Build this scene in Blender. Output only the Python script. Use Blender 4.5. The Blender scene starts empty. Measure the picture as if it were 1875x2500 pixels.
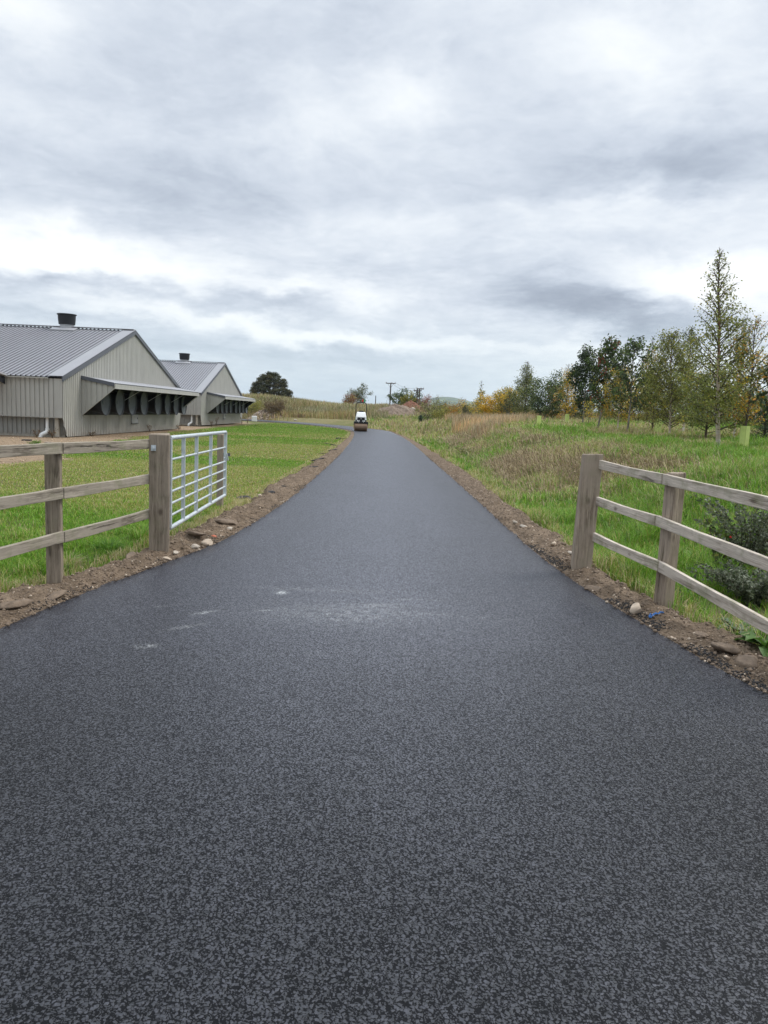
import bpy, bmesh, math, random
import numpy as np
from mathutils import Vector, Matrix
R = math.radians
rng = np.random.default_rng(7)
random.seed(7)
S = bpy.context.scene
COL = S.collection

# ---------------------------------------------------------------- camera
FPX, CX, CY, EYE, ROLL, HOR = 1805.6, 937.5, 1250.0, 1.6, 0.043, 1008.0
PITCH = math.atan((CY - HOR) * math.cos(ROLL) / FPX)
vF = np.array([0, math.cos(PITCH), -math.sin(PITCH)])
_R0 = np.array([1.0, 0, 0]); _U0 = np.array([0, math.sin(PITCH), math.cos(PITCH)])
vR = _R0 * math.cos(ROLL) + _U0 * math.sin(ROLL)
vU = -_R0 * math.sin(ROLL) + _U0 * math.cos(ROLL)
CAM = np.array([0.0, 0.0, EYE])
cd = bpy.data.cameras.new('camera'); cam = bpy.data.objects.new('camera', cd); COL.objects.link(cam)
cd.sensor_fit = 'VERTICAL'; cd.sensor_height = 36; cd.lens = 36 * FPX / 2500.0
cd.clip_start = 0.05; cd.clip_end = 20000
M = Matrix(((vR[0], vU[0], -vF[0], 0), (vR[1], vU[1], -vF[1], 0), (vR[2], vU[2], -vF[2], EYE), (0, 0, 0, 1)))
cam.matrix_world = M
S.camera = cam

def ray(x, y):
    return vF + vR * (x - CX) / FPX + vU * (CY - y) / FPX
def at(x, y, Y):
    d = ray(x, y); return CAM + d * Y / d[1]
def on_ground(x, y, z=0.0):
    d = ray(x, y); return CAM + d * (z - EYE) / d[2]

# ---------------------------------------------------------------- node helper
class NT:
    def __init__(s, tree):
        s.t = tree; s.n = tree.nodes; s.l = tree.links
    def add(s, typ, **kw):
        n = s.n.new(typ)
        for k, v in kw.items(): setattr(n, k, v)
        return n
    def put(s, sock, v):
        if isinstance(v, bpy.types.NodeSocket): s.l.new(v, sock)
        elif v is not None:
            if isinstance(v, (tuple, list)) and len(v) == 3 and sock.type == 'RGBA': v = (*v, 1)
            sock.default_value = v
    def math(s, op, a, b=None, c=None, clamp=False):
        n = s.add('ShaderNodeMath', operation=op, use_clamp=clamp)
        s.put(n.inputs[0], a)
        if b is not None: s.put(n.inputs[1], b)
        if c is not None: s.put(n.inputs[2], c)
        return n.outputs[0]
    def vmath(s, op, a, b=None, scale=None):
        n = s.add('ShaderNodeVectorMath', operation=op)
        s.put(n.inputs[0], a)
        if b is not None: s.put(n.inputs[1], b)
        if scale is not None: s.put(n.inputs['Scale'], scale)
        return n.outputs[0] if op not in ('LENGTH', 'DISTANCE', 'DOT_PRODUCT') else n.outputs[1]
    def noise(s, vec, scale, detail=4, rough=0.55, dist=0.0, col=False):
        n = s.add('ShaderNodeTexNoise')
        if vec is not None: s.put(n.inputs['Vector'], vec)
        s.put(n.inputs['Scale'], scale); s.put(n.inputs['Detail'], detail); s.put(n.inputs['Roughness'], rough); s.put(n.inputs['Distortion'], dist)
        return n.outputs['Color'] if col else n.outputs['Fac']
    def voro(s, vec, scale, feature='F1', rand=1.0, out='Distance'):
        n = s.add('ShaderNodeTexVoronoi', feature=feature)
        if vec is not None: s.put(n.inputs['Vector'], vec)
        s.put(n.inputs['Scale'], scale); s.put(n.inputs['Randomness'], rand)
        return n.outputs[out]
    def ramp(s, fac, stops, interp='LINEAR'):
        n = s.add('ShaderNodeValToRGB'); n.color_ramp.interpolation = interp
        e = n.color_ramp.elements
        while len(e) < len(stops): e.new(0.5)
        for i, (p, c) in enumerate(stops):
            e[i].position = p
            e[i].color = (c, c, c, 1) if isinstance(c, (int, float)) else (*c, 1)
        s.put(n.inputs[0], fac)
        return n.outputs[0]
    def mix(s, fac, a, b, blend='MIX'):
        n = s.add('ShaderNodeMix', data_type='RGBA', blend_type=blend)
        s.put(n.inputs[0], fac); s.put(n.inputs[6], a); s.put(n.inputs[7], b)
        return n.outputs[2]
    def maprange(s, v, a, b, c=0.0, d=1.0, smooth=False):
        n = s.add('ShaderNodeMapRange', interpolation_type='SMOOTHSTEP' if smooth else 'LINEAR')
        s.put(n.inputs[0], v)
        for i, q in enumerate((a, b, c, d)): s.put(n.inputs[i + 1], q)
        return n.outputs[0]
    def sep(s, v):
        n = s.add('ShaderNodeSeparateXYZ'); s.put(n.inputs[0], v); return n.outputs
    def comb(s, x, y, z):
        n = s.add('ShaderNodeCombineXYZ')
        for i, q in enumerate((x, y, z)): s.put(n.inputs[i], q)
        return n.outputs[0]
    def coord(s, which='Object'):
        return s.add('ShaderNodeTexCoord').outputs[which]
    def attr(s, name='col'):
        return s.add('ShaderNodeAttribute', attribute_name=name).outputs['Color']
    def bump(s, h, strength=0.5, dist=0.01, normal=None):
        n = s.add('ShaderNodeBump'); s.put(n.inputs['Strength'], strength); s.put(n.inputs['Distance'], dist); s.put(n.inputs['Height'], h)
        if normal is not None: s.put(n.inputs['Normal'], normal)
        return n.outputs[0]

# ---------------------------------------------------------------- sky and sun
SUN_EL, SUN_AZ = R(48), R(62)          # azimuth clockwise from +Y
W = bpy.data.worlds.new('World'); S.world = W; W.use_nodes = True
w = NT(W.node_tree); w.n.clear()
d = w.vmath('NORMALIZE', w.coord('Generated'))
dx, dy, dz = w.sep(d)
zc = w.math('MAXIMUM', dz, 0.0)
proj = w.comb(w.math('DIVIDE', dx, w.math('ADD', zc, 0.15)), w.math('DIVIDE', dy, w.math('ADD', zc, 0.15)), 0.0)
warp = w.vmath('SCALE', w.vmath('SUBTRACT', w.noise(proj, 0.9, 5, 0.55, col=True), (0.5, 0.5, 0.5)), scale=0.55)
pw = w.vmath('ADD', proj, warp)
n1 = w.noise(pw, 0.52, 6, 0.52)
n2 = w.noise(pw, 1.9, 7, 0.55)
n3 = w.noise(pw, 5.6, 7, 0.62)
dens = w.math('ADD', w.math('MULTIPLY', n1, 0.34), w.math('ADD', w.math('MULTIPLY', n2, 0.42), w.math('MULTIPLY', n3, 0.34)))
dens = w.math('ADD', dens, w.math('MULTIPLY', w.math('SUBTRACT', w.noise(pw, 17.0, 5, .62), .5), .16))
dens = w.math('SUBTRACT', dens, 0.04)      # about 0.5 on average
warp2 = w.vmath('SCALE', w.vmath('SUBTRACT', w.noise(w.vmath('MULTIPLY', d, (1, 1, 2.2)), 9.0, 6, 0.62, col=True), (0.5, 0.5, 0.5)), scale=0.085)
dw = w.vmath('ADD', d, warp2)
wx, wy, wz = w.sep(dw)
az = w.math('ARCTAN2', wx, wy)
el = w.math('ARCSINE', w.math('MINIMUM', w.math('MAXIMUM', wz, -0.99), 0.99))
def blob(px, py, sx, sy, amp, tilt=0.0):
    v = ray(px, py); v = v / np.linalg.norm(v)
    a0, e0 = math.atan2(v[0], v[1]), math.asin(v[2])
    sa, se = sx / FPX, sy / FPX
    da = w.math('SUBTRACT', az, a0); de = w.math('SUBTRACT', el, e0)
    ct, st = math.cos(tilt), math.sin(tilt)
    a = w.math('ADD', w.math('MULTIPLY', da, ct / sa), w.math('MULTIPLY', de, st / sa))
    b = w.math('SUBTRACT', w.math('MULTIPLY', de, ct / se), w.math('MULTIPLY', da, st / se))
    q = w.math('ADD', w.math('MULTIPLY', a, a), w.math('MULTIPLY', b, b))
    return w.math('MULTIPLY', w.math('POWER', 2.718, w.math('MULTIPLY', q, -1.0)), amp * (1.3 if amp > 0 else .9))
tot = dens
for bb in [(1490, 90, 150, 80, .20), (1640, 160, 160, 70, .10), (1010, 235, 90, 60, .18), (780, 300, 130, 60, .12), (40, 30, 140, 60, .2),
           (140, 595, 260, 50, .40), (250, 650, 200, 35, .26), (610, 800, 330, 22, .40, -.07), (900, 738, 90, 26, .26), (700, 690, 180, 22, .18),
           (1650, 690, 170, 60, .34), (1810, 700, 110, 90, .22), (1500, 520, 250, 40, .16), (1080, 845, 420, 16, .16), (1690, 900, 330, 110, .34), (860, 560, 240, 50, .10),
           (1420, 735, 220, 55, -.44, -.22), (1700, 810, 200, 55, -.46, -.2), (1560, 420, 300, 65, -.22, .12), (1800, 380, 170, 100, -.12), (140, 690, 220, 20, -.22), (780, 740, 260, 20, -.20),
           (520, 480, 380, 70, -.10), (250, 430, 300, 60, -.08), (380, 180, 320, 110, -.07), (900, 110, 280, 60, -.06), (620, 860, 500, 20, -.10), (250, 770, 300, 16, -.12)]:
    tot = w.math('ADD', tot, blob(*bb))
cl = w.ramp(tot, [(0.02, (.175, .20, .245)), (0.23, (.25, .283, .335)), (0.44, (.365, .40, .455)), (0.64, (.47, .50, .535)), (0.88, (.60, .615, .62))], 'B_SPLINE')
# thinner, clearer air low over the horizon
hz = w.maprange(dz, 0.0, 0.16, 1.0, 0.0, True)
cl = w.mix(w.math('MULTIPLY', hz, 0.55), cl, (.34, .425, .465))
# an overcast sky is far brighter overhead than low down
cl = w.vmath('SCALE', cl, scale=w.maprange(dz, .46, .9, 1.0, 2.6, True))
sky = w.add('ShaderNodeTexSky', sky_type='NISHITA', sun_disc=False)
sky.sun_elevation = SUN_EL; sky.sun_rotation = SUN_AZ
tenfold = w.vmath('SCALE', cl, scale=10.0)
skymix = w.mix(0.97, sky.outputs[0], tenfold)
bg = w.add('ShaderNodeBackground'); w.put(bg.inputs[0], skymix); bg.inputs[1].default_value = 0.1
wo = w.add('ShaderNodeOutputWorld'); w.l.new(bg.outputs[0], wo.inputs[0])

sl = bpy.data.lights.new('sun', 'SUN'); sl.energy = 1.3; sl.angle = R(22); sl.color = (1, .965, .91)
so = bpy.data.objects.new('sun', sl); COL.objects.link(so)
sd = Vector((math.sin(SUN_AZ) * math.cos(SUN_EL), math.cos(SUN_AZ) * math.cos(SUN_EL), math.sin(SUN_EL)))
so.rotation_euler = sd.to_track_quat('Z', 'Y').to_euler(); so.location = (20, 0, 30)
vs = S.view_settings; S.display_settings.display_device = 'sRGB'
vs.view_transform = 'Standard'; vs.look = 'None'; vs.exposure = 0.85; vs.gamma = 1; vs.use_curve_mapping = False
S.cycles.max_bounces = 6; S.cycles.transparent_max_bounces = 4

# ---------------------------------------------------------------- numpy noise
def _h(ix, iy, seed):
    v = (ix.astype(np.int64) * 374761393 + iy.astype(np.int64) * 668265263 + seed * 1442695041) & 0xFFFFFFFF
    v = ((v ^ (v >> 13)) * 1274126177) & 0xFFFFFFFF
    return ((v ^ (v >> 16)) & 0xFFFFFF) / float(0xFFFFFF)
def vn(x, y, seed=0):
    x = np.asarray(x, float); y = np.asarray(y, float)
    ix = np.floor(x); iy = np.floor(y); fx = x - ix; fy = y - iy
    fx = fx * fx * (3 - 2 * fx); fy = fy * fy * (3 - 2 * fy)
    a = _h(ix, iy, seed); b = _h(ix + 1, iy, seed); c = _h(ix, iy + 1, seed); e = _h(ix + 1, iy + 1, seed)
    return (a * (1 - fx) + b * fx) * (1 - fy) + (c * (1 - fx) + e * fx) * fy
def fbm(x, y, seed=0, oct=4):
    s = 0; a = .5; f = 1; t = 0
    for i in range(oct):
        s = s + a * vn(np.asarray(x) * f, np.asarray(y) * f, seed + i * 17); t += a; a *= .5; f *= 2.03
    return s / t
def sm(a, b, x):
    t = np.clip((np.asarray(x, float) - a) / (b - a), 0, 1); return t * t * (3 - 2 * t)

# ---------------------------------------------------------------- mesh helpers
def link_mesh(name, me, mat=None, parent=None, smooth=False):
    o = bpy.data.objects.new(name, me); COL.objects.link(o)
    if mat is not None:
        for m_ in (mat if isinstance(mat, (list, tuple)) else [mat]): me.materials.append(m_)
    if parent is not None: o.parent = parent
    if smooth: me.polygons.foreach_set('use_smooth', np.ones(len(me.polygons), bool))
    return o
def np_mesh(name, V, faces, mat, parent=None, col=None, smooth=False, mi=None):
    """faces: list of (n,k) int arrays, one array per polygon size"""
    me = bpy.data.meshes.new(name)
    V = np.asarray(V, np.float32)
    me.vertices.add(len(V)); me.vertices.foreach_set('co', V.ravel())
    fl = [np.asarray(f, np.int32) for f in faces if len(f)]
    idx = np.concatenate([f.ravel() for f in fl])
    sizes = np.concatenate([np.full(len(f), f.shape[1], np.int32) for f in fl])
    starts = np.concatenate([[0], np.cumsum(sizes)[:-1]]).astype(np.int32)
    me.loops.add(len(idx)); me.loops.foreach_set('vertex_index', idx)
    me.polygons.add(len(sizes)); me.polygons.foreach_set('loop_start', starts)
    if mi is not None: me.polygons.foreach_set('material_index', np.asarray(mi, np.int32))
    me.update(calc_edges=True)
    if col is not None:
        c = np.ones((len(V), 4), np.float32); c[:, :3] = col
        a = me.attributes.new('col', 'FLOAT_COLOR', 'POINT'); a.data.foreach_set('color', c.ravel())
    return link_mesh(name, me, mat, parent, smooth)
def grid_faces(nu, nv):
    i = np.arange(nu - 1)[:, None] * nv + np.arange(nv - 1)[None, :]
    i = i.ravel(); return np.stack([i, i + nv, i + nv + 1, i + 1], 1)

class MB:
    """collects shapes and links them as one mesh"""
    def __init__(s): s.v = []; s.f = []; s.m = []
    def face(s, pts, m=0):
        b = len(s.v); s.v += [tuple(map(float, p)) for p in pts]; s.f.append(list(range(b, b + len(pts)))); s.m.append(m)
    def box(s, c, size, rot=None, m=0, taper=None):
        b = len(s.v); hx, hy, hz = (q / 2 for q in size)
        tx, ty = taper if taper else (1, 1)
        P = [(-hx, -hy, -hz), (hx, -hy, -hz), (hx, hy, -hz), (-hx, hy, -hz), (-hx * tx, -hy * ty, hz), (hx * tx, -hy * ty, hz), (hx * tx, hy * ty, hz), (-hx * tx, hy * ty, hz)]
        rm = rot if rot is not None else Matrix.Identity(3)
        for p in P:
            q = rm @ Vector(p) + Vector(c); s.v.append(tuple(q))
        for f in ((0, 3, 2, 1), (4, 5, 6, 7), (0, 1, 5, 4), (1, 2, 6, 5), (2, 3, 7, 6), (3, 0, 4, 7)):
            s.f.append([b + i for i in f]); s.m.append(m)
    def bar(s, a, b_, w_, h_, up=(0, 0, 1), m=0):
        a = Vector(a); b_ = Vector(b_); x = (b_ - a); L = x.length; x.normalize()
        u = Vector(up); y = u.cross(x).normalized(); z = x.cross(y)
        rm = Matrix((x, y, z)).transposed()
        s.box((a + b_) / 2, (L, w_, h_), rm, m)
    def tube(s, pts, r, n=10, caps=True, m=0):
        pts = [Vector(p) for p in pts]
        rs = r if isinstance(r, (list, tuple)) else [r] * len(pts)
        b = len(s.v); pn = None
        for i, p in enumerate(pts):
            t = (pts[min(i + 1, len(pts) - 1)] - pts[max(i - 1, 0)]).normalized()
            if pn is None: pn = t.orthogonal().normalized()
            else: pn = (pn - t * pn.dot(t)).normalized()
            bn = t.cross(pn)
            for k in range(n):
                a = 2 * math.pi * k / n
                s.v.append(tuple(p + (pn * math.cos(a) + bn * math.sin(a)) * rs[i]))
        for i in range(len(pts) - 1):
            for k in range(n):
                s.f.append([b + i * n + k, b + i * n + (k + 1) % n, b + (i + 1) * n + (k + 1) % n, b + (i + 1) * n + k]); s.m.append(m)
        if caps:
            s.f.append([b + k for k in reversed(range(n))]); s.m.append(m)
            e = b + (len(pts) - 1) * n; s.f.append([e + k for k in range(n)]); s.m.append(m)
    def lathe(s, prof, c, axis='z', n=28, m=0, caps=False):
        b = len(s.v)
        for (r, h) in prof:
            for k in range(n):
                a = 2 * math.pi * k / n; x, y = r * math.cos(a), r * math.sin(a)
                p = {'z': (x, y, h), 'x': (h, x, y), 'y': (x, h, y)}[axis]
                s.v.append((p[0] + c[0], p[1] + c[1], p[2] + c[2]))
        for i in range(len(prof) - 1):
            for k in range(n):
                s.f.append([b + i * n + k, b + i * n + (k + 1) % n, b + (i + 1) * n + (k + 1) % n, b + (i + 1) * n + k]); s.m.append(m)
        if caps:
            s.f.append([b + k for k in range(n)]); s.m.append(m)
            e = b + (len(prof) - 1) * n; s.f.append([e + k for k in range(n)]); s.m.append(m)
    def prism(s, poly, vec, m=0):
        b = len(s.v); n = len(poly); v = Vector(vec)
        for p in poly: s.v.append(tuple(Vector(p)))
        for p in poly: s.v.append(tuple(Vector(p) + v))
        s.f.append([b + i for i in reversed(range(n))]); s.m.append(m)
        s.f.append([b + n + i for i in range(n)]); s.m.append(m)
        for i in range(n):
            s.f.append([b + i, b + (i + 1) % n, b + n + (i + 1) % n, b + n + i]); s.m.append(m)
    def build(s, name, mat, parent=None, smooth=False, bevel=0, fix=True, loc=None):
        me = bpy.data.meshes.new(name); me.from_pydata(s.v, [], s.f)
        if isinstance(mat, (list, tuple)): me.polygons.foreach_set('material_index', np.array(s.m, np.int32))
        if fix:
            bm = bmesh.new(); bm.from_mesh(me); bmesh.ops.recalc_face_normals(bm, faces=bm.faces); bm.to_mesh(me); bm.free()
        o = link_mesh(name, me, mat, parent)
        if loc is not None: o.location = loc
        if smooth:
            me.polygons.foreach_set('use_smooth', np.ones(len(me.polygons), bool))
            md = o.modifiers.new('edge', 'EDGE_SPLIT'); md.split_angle = R(38)
        if bevel:
            md = o.modifiers.new('bevel', 'BEVEL'); md.width = bevel; md.segments = 2; md.limit_method = 'ANGLE'
        return o
def tag(o, label=None, cat=None, group=None, kind=None):
    if label: o['label'] = label
    if cat: o['category'] = cat
    if group: o['group'] = group
    if kind: o['kind'] = kind
    return o
def empty(name, loc, rz=0.0, label=None, cat=None, group=None):
    o = bpy.data.objects.new(name, None); COL.objects.link(o); o.location = tuple(map(float, loc)); o.rotation_euler = (0, 0, rz)
    o.empty_display_size = .2
    return tag(o, label, cat, group)

# ---------------------------------------------------------------- materials
def new_mat(name):
    m = bpy.data.materials.new(name); m.use_nodes = True
    t = NT(m.node_tree); b = t.n['Principled BSDF']
    return m, t, b
def spec(b, v):
    b.inputs['Specular IOR Level'].default_value = v
def plain(name, col, rough=.6, metal=0.0, var=.12, scale=6.0, bump=0.0, sp=.4):
    m, t, b = new_mat(name)
    n = t.noise(t.coord(), scale, 5, .6)
    f = t.maprange(n, .3, .7, 1 - var, 1 + var)
    t.put(b.inputs['Base Color'], t.vmath('SCALE', t.comb(*col), scale=f))
    t.put(b.inputs['Roughness'], t.maprange(n, .3, .7, max(rough - .08, .05), min(rough + .08, 1)))
    b.inputs['Metallic'].default_value = metal; spec(b, sp)
    if bump: t.put(b.inputs['Normal'], t.bump(t.noise(t.coord(), scale * 6, 4, .6), bump, .01))
    return m
def leaf_mat(name, trans=.28, rough=.55):
    m, t, b = new_mat(name)
    c = t.attr('col')
    t.put(b.inputs['Base Color'], c); b.inputs['Roughness'].default_value = rough; spec(b, .3)
    tr = t.add('ShaderNodeBsdfTranslucent'); t.put(tr.inputs[0], c)
    mx = t.add('ShaderNodeMixShader'); mx.inputs[0].default_value = trans
    t.l.new(b.outputs[0], mx.inputs[1]); t.l.new(tr.outputs[0], mx.inputs[2])
    t.l.new(mx.outputs[0], t.n['Material Output'].inputs[0])
    return m
def wood_mat(name, axis, c_lo, c_hi, green=0.0):
    """weathered softwood with grain along the given local axis"""
    m, t, b = new_mat(name)
    co = t.coord(); inf = t.add('ShaderNodeObjectInfo').outputs['Random']
    co = t.vmath('ADD', co, t.comb(t.math('MULTIPLY', inf, 13.0), t.math('MULTIPLY', inf, 7.0), t.math('MULTIPLY', inf, 29.0)))
    st = [1.0, 1.0, 1.0]; st['xyz'.index(axis)] = .045
    g = t.vmath('MULTIPLY', co, tuple(st))
    wob = t.vmath('ADD', g, t.vmath('SCALE', t.noise(co, 3.0, 3, .5, col=True), scale=.035))
    grain = t.noise(wob, 70, 6, .65)
    fine = t.noise(g, 150, 3, .6)
    streak = t.noise(wob, 22, 4, .6)
    big = t.noise(co, 2.6, 4, .6)
    k = [1.0, 1.0, 1.0]; k['xyz'.index(axis)] = .55
    if axis == 'x': k[1] = 0.0
    knot = t.voro(t.vmath('MULTIPLY', co, tuple(k)), 4.6)
    kn = t.maprange(t.math('ADD', knot, t.math('MULTIPLY', grain, .12)), .10, .22, 1.0, 0.0, True)
    c = t.mix(t.maprange(t.math('ADD', t.math('MULTIPLY', grain, .5), t.math('MULTIPLY', streak, .5)), .41, .60), c_lo, c_hi)
    c = t.mix(t.maprange(big, .35, .7), c, tuple(q * .72 for q in c_hi))
    crack = t.maprange(streak, .30, .37, 1.0, 0.0)
    c = t.mix(t.math('MULTIPLY', crack, .75), c, tuple(q * .22 for q in c_lo))
    c = t.mix(t.math('MULTIPLY', kn, .72), c, (.06, .04, .027))
    if green:
        gm = t.maprange(t.noise(co, 5, 4, .65), .5, .68, 0.0, green)
        c = t.mix(gm, c, (.12, .14, .055))
    t.put(b.inputs['Base Color'], c); b.inputs['Roughness'].default_value = .85; spec(b, .2)
    h = t.math('SUBTRACT', t.math('ADD', grain, t.math('MULTIPLY', fine, .5)), t.math('MULTIPLY', crack, 1.2))
    t.put(b.inputs['Normal'], t.bump(h, .55, .006))
    return m
def steel_sheet(name, col, dirt=.25, rough=.45):
    m, t, b = new_mat(name)
    co = t.coord()
    n = t.noise(co, 1.1, 5, .6); streak = t.noise(t.vmath('MULTIPLY', co, (9, 9, .7)), 1.0, 4, .6)
    c = t.vmath('SCALE', t.comb(*col), scale=t.maprange(n, .3, .7, .93, 1.06))
    c = t.mix(t.maprange(streak, .48, .75, 0, dirt), c, tuple(q * .62 for q in col))
    zz = t.sep(co)[2]
    low = t.math('MULTIPLY', t.maprange(zz, .0, .45, .5, 0), t.maprange(t.noise(co, 5, 4), .35, .65))
    c = t.mix(low, c, (.2, .15, .1))
    t.put(b.inputs['Base Color'], c); t.put(b.inputs['Roughness'], t.maprange(streak, .3, .7, rough - .06, rough + .12)); spec(b, .45)
    return m

m_leaf = leaf_mat('leaf', .3)
m_grass = leaf_mat('grass_blade', .3, .5)
m_dry = leaf_mat('dry_stem', .15, .8)
m_railL = wood_mat('weathered_rail_grey', 'x', (.11, .09, .068), (.43, .375, .30), .35)
m_railR = wood_mat('weathered_rail_pale', 'x', (.24, .195, .155), (.66, .58, .485), .45)
m_postL = wood_mat('weathered_post_grey', 'z', (.085, .064, .046), (.36, .295, .225), .2)
m_postR = wood_mat('weathered_post_warm', 'z', (.125, .09, .064), (.43, .35, .27), .2)
m_galv = plain('galvanised_steel', (.52, .56, .58), .42, .35, .14, 9, .03, .5)
m_wall = steel_sheet('grey_wall_sheet', (.36, .352, .32), .42)
m_wall_low = steel_sheet('grey_base_sheet', (.29, .285, .26), .35)
m_roof = steel_sheet('grey_roof_sheet', (.24, .24, .255), .15, .5)
m_trim = plain('pale_flashing', (.36, .36, .37), .45, .0, .06, 2)
m_flash = plain('grey_flashing', (.265, .265, .275), .5, .0, .08, 2)
m_rib_shade = plain('roof_rib_shade', (.13, .13, .142), .5, .0, .08, 2)  # darker tone for the roof ribs, their shading painted as colour
m_barge = plain('dark_barge_trim', (.085, .09, .105), .45, .0, .1, 2)
m_black = plain('black_plastic', (.013, .014, .017), .55, 0, .2, 4)
m_void = plain('fan_housing_and_hood_shade', (.010, .011, .014), .7, 0, .2, 4)  # near-black for the fan boxes and for shade painted under the hoods
m_cone = plain('grey_fan_cone', (.085, .095, .10), .6, 0, .2, 5)
m_white_pipe = plain('white_pipe', (.68, .68, .65), .4, 0, .08, 5)
m_conc = plain('concrete', (.36, .33, .27), .85, 0, .2, 7, .2)

# ---------------------------------------------------------------- the lie of the land
PAIR = np.array([  # left edge x,y ; right edge x,y of the tarmac
    (-9.0, -12, 8.5, -12), (-4.4, -1, 4.6, -1), (-3.15, 2.6, 3.2, 2.6), (-2.75, 4.4, 2.42, 4.4), (-2.57, 5.78, 2.17, 5.9), (-2.22, 7.47, 1.98, 7.45), (-1.99, 8.6, 1.90, 8.8),
    (-1.87, 10.03, 1.87, 9.95), (-1.75, 13.15, 1.84, 13.1), (-1.72, 18, 1.78, 18), (-1.76, 26.4, 1.64, 26.4), (-1.93, 38, 1.40, 40.5), (-2.1, 46, 1.12, 50), (-2.34, 53.2, .62, 59.5),
    (-2.66, 60, -.1, 68), (-3.03, 64.8, -1.55, 73.6), (-4.62, 72.2, -3.8, 80.4), (-6.8, 78.3, -6.9, 87), (-9.5, 84, -10.6, 93.2), (-15.2, 90.6, -16.6, 98.6), (-24, 96, -26, 103.5), (-40, 100, -42, 107.5)], float)
def dens_pair():
    t = np.concatenate([[0], np.cumsum(np.hypot(np.diff(PAIR[:, :2].mean(1) * 0 + (PAIR[:, 0] + PAIR[:, 2]) / 2), np.diff((PAIR[:, 1] + PAIR[:, 3]) / 2)))])
    step = []
    s = 0
    while s < t[-1]:
        step.append(s); s += .12 if 5 < s < 45 else .3
    step = np.array(step)
    out = []
    for c in range(4):
        y = PAIR[:, c]
        m_ = np.gradient(y, t)
        k = np.clip(np.searchsorted(t, step, side='right') - 1, 0, len(t) - 2)
        h = t[k + 1] - t[k]; u = (step - t[k]) / h
        out.append((2*u**3 - 3*u**2 + 1) * y[k] + (u**3 - 2*u**2 + u) * h * m_[k] + (-2*u**3 + 3*u**2) * y[k+1] + (u**3 - u**2) * h * m_[k+1])
    return np.stack(out, 1)
EDGE = dens_pair()
def xl(y): return np.interp(y, EDGE[:, 1], EDGE[:, 0])
def xr(y): return np.interp(y, EDGE[:, 3], EDGE[:, 2])
def wl(y): return np.interp(y, [4, 5, 6.5, 8, 10, 13, 17, 30, 45, 60, 75, 90], [.75, .6, .42, .5, .58, .62, .6, .5, .42, .36, .3, .25])
def wr(y): return np.interp(y, [3.5, 5, 6.5, 8, 10, 14, 20, 30, 45, 60, 80], [.55, .55, .5, .45, .58, .52, .62, .6, .42, .3, .2])
SHED1 = (-13.9, 31.8); SHED2 = (-14.95, 59.4)
def terrain(x, y):
    x = np.asarray(x, float); y = np.asarray(y, float)
    L = xl(y); Rr = xr(y)
    z = np.full(np.broadcast(x, y).shape, -.05)
    z = z + .035 * (fbm(x * .35, y * .35, 3) - .5)
    # planted bank on the right
    dr = x - Rr
    toe = 1.0 + 1.1 * (1 - sm(5, 11, y)) + .5 * (fbm(y * .25, y * 0 + 3, 11) - .5)
    near = sm(3.5, 13, y)
    plat = .95 + .05 * np.clip(x - 6, 0, 14) + .009 * np.clip(y - 20, 0, 40)
    up = sm(0, 1, (dr - toe) / (3.3 + .9 * (fbm(x * .2, y * .3, 5) - .5)))
    fade = 1 - sm(52, 80, y) * .62
    hum = .16 * (fbm(x * .7, y * .7, 21, 3) - .5) + .10 * (fbm(x * 2.1, y * 2.1, 23, 2) - .5)
    z = z + np.where(dr > 0, up * (plat * (.35 + .65 * near) * fade + hum), 0)
    z = z - .07 * sm(38, 58, y) * (x < L)
    # rough ground and the overgrown mound beyond the bend
    rise = sm(0, 1, (y - np.clip(101 + .0 * x - .55 * np.clip(x + 14, 0, 16), 88, 104)) / 16)
    hill = 1.45 + .85 * np.exp(-((x + 21) / 9.0) ** 2) + .25 * np.exp(-((x - 9) / 7.0) ** 2) + .4 * (fbm(x * .12, y * .12, 31) - .5)
    back = 1 - .6 * sm(122, 175, y)
    z = z + rise * hill * back * (1 - sm(300, 700, y) * .6) * np.where((dr > 0) | (y > 97), 1, 0)
    inside = (x > L - .02) & (x < Rr + .02) & (y < 100)
    z = np.where(inside, -.12, z)
    return z
def T(x, y): return float(terrain(np.array([x]), np.array([y]))[0])

# ---- road surface
m_road, t, b = new_mat('fresh_asphalt')
co = t.coord()
wv = t.vmath('ADD', co, t.vmath('SCALE', t.noise(co, 45, 2, .5, col=True), scale=.020))
va = t.voro(wv, 92, out='Distance'); vac = t.sep(t.voro(wv, 92, out='Color'))
vb = t.voro(wv, 160, out='Distance'); vbc = t.sep(t.voro(wv, 160, out='Color'))
ragged = t.math('MULTIPLY', t.math('SUBTRACT', t.noise(co, 170, 3, .65), .5), .42)
ta = t.math('MULTIPLY', t.maprange(t.math('ADD', va, ragged), .38, .57, 1, 0, True), t.maprange(vac[1], .30, .40))
tb = t.math('MULTIPLY', t.maprange(t.math('ADD', vb, ragged), .35, .55, 1, 0, True), t.maprange(vbc[1], .25, .35, 0, .72))
topc = t.math('MAXIMUM', ta, tb)
rnd = t.mix(t.math('GREATER_THAN', ta, tb), vbc[0], vac[0])
chip = t.maprange(rnd, 0, 1, .009, .033)
fine = t.noise(co, 420, 2, .6)
patch = t.noise(co, .55, 4, .6); patch2 = t.noise(t.vmath('MULTIPLY', co, (1.2, .16, 1)), 1.3, 4, .55)
lum = t.math('MULTIPLY', t.math('ADD', t.math('MULTIPLY', topc, chip), .0045), t.maprange(fine, .3, .7, .75, 1.25))
lum = t.math('MULTIPLY', lum, t.maprange(t.noise(co, 34, 3, .65), .34, .66, .48, 1.52))
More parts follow.
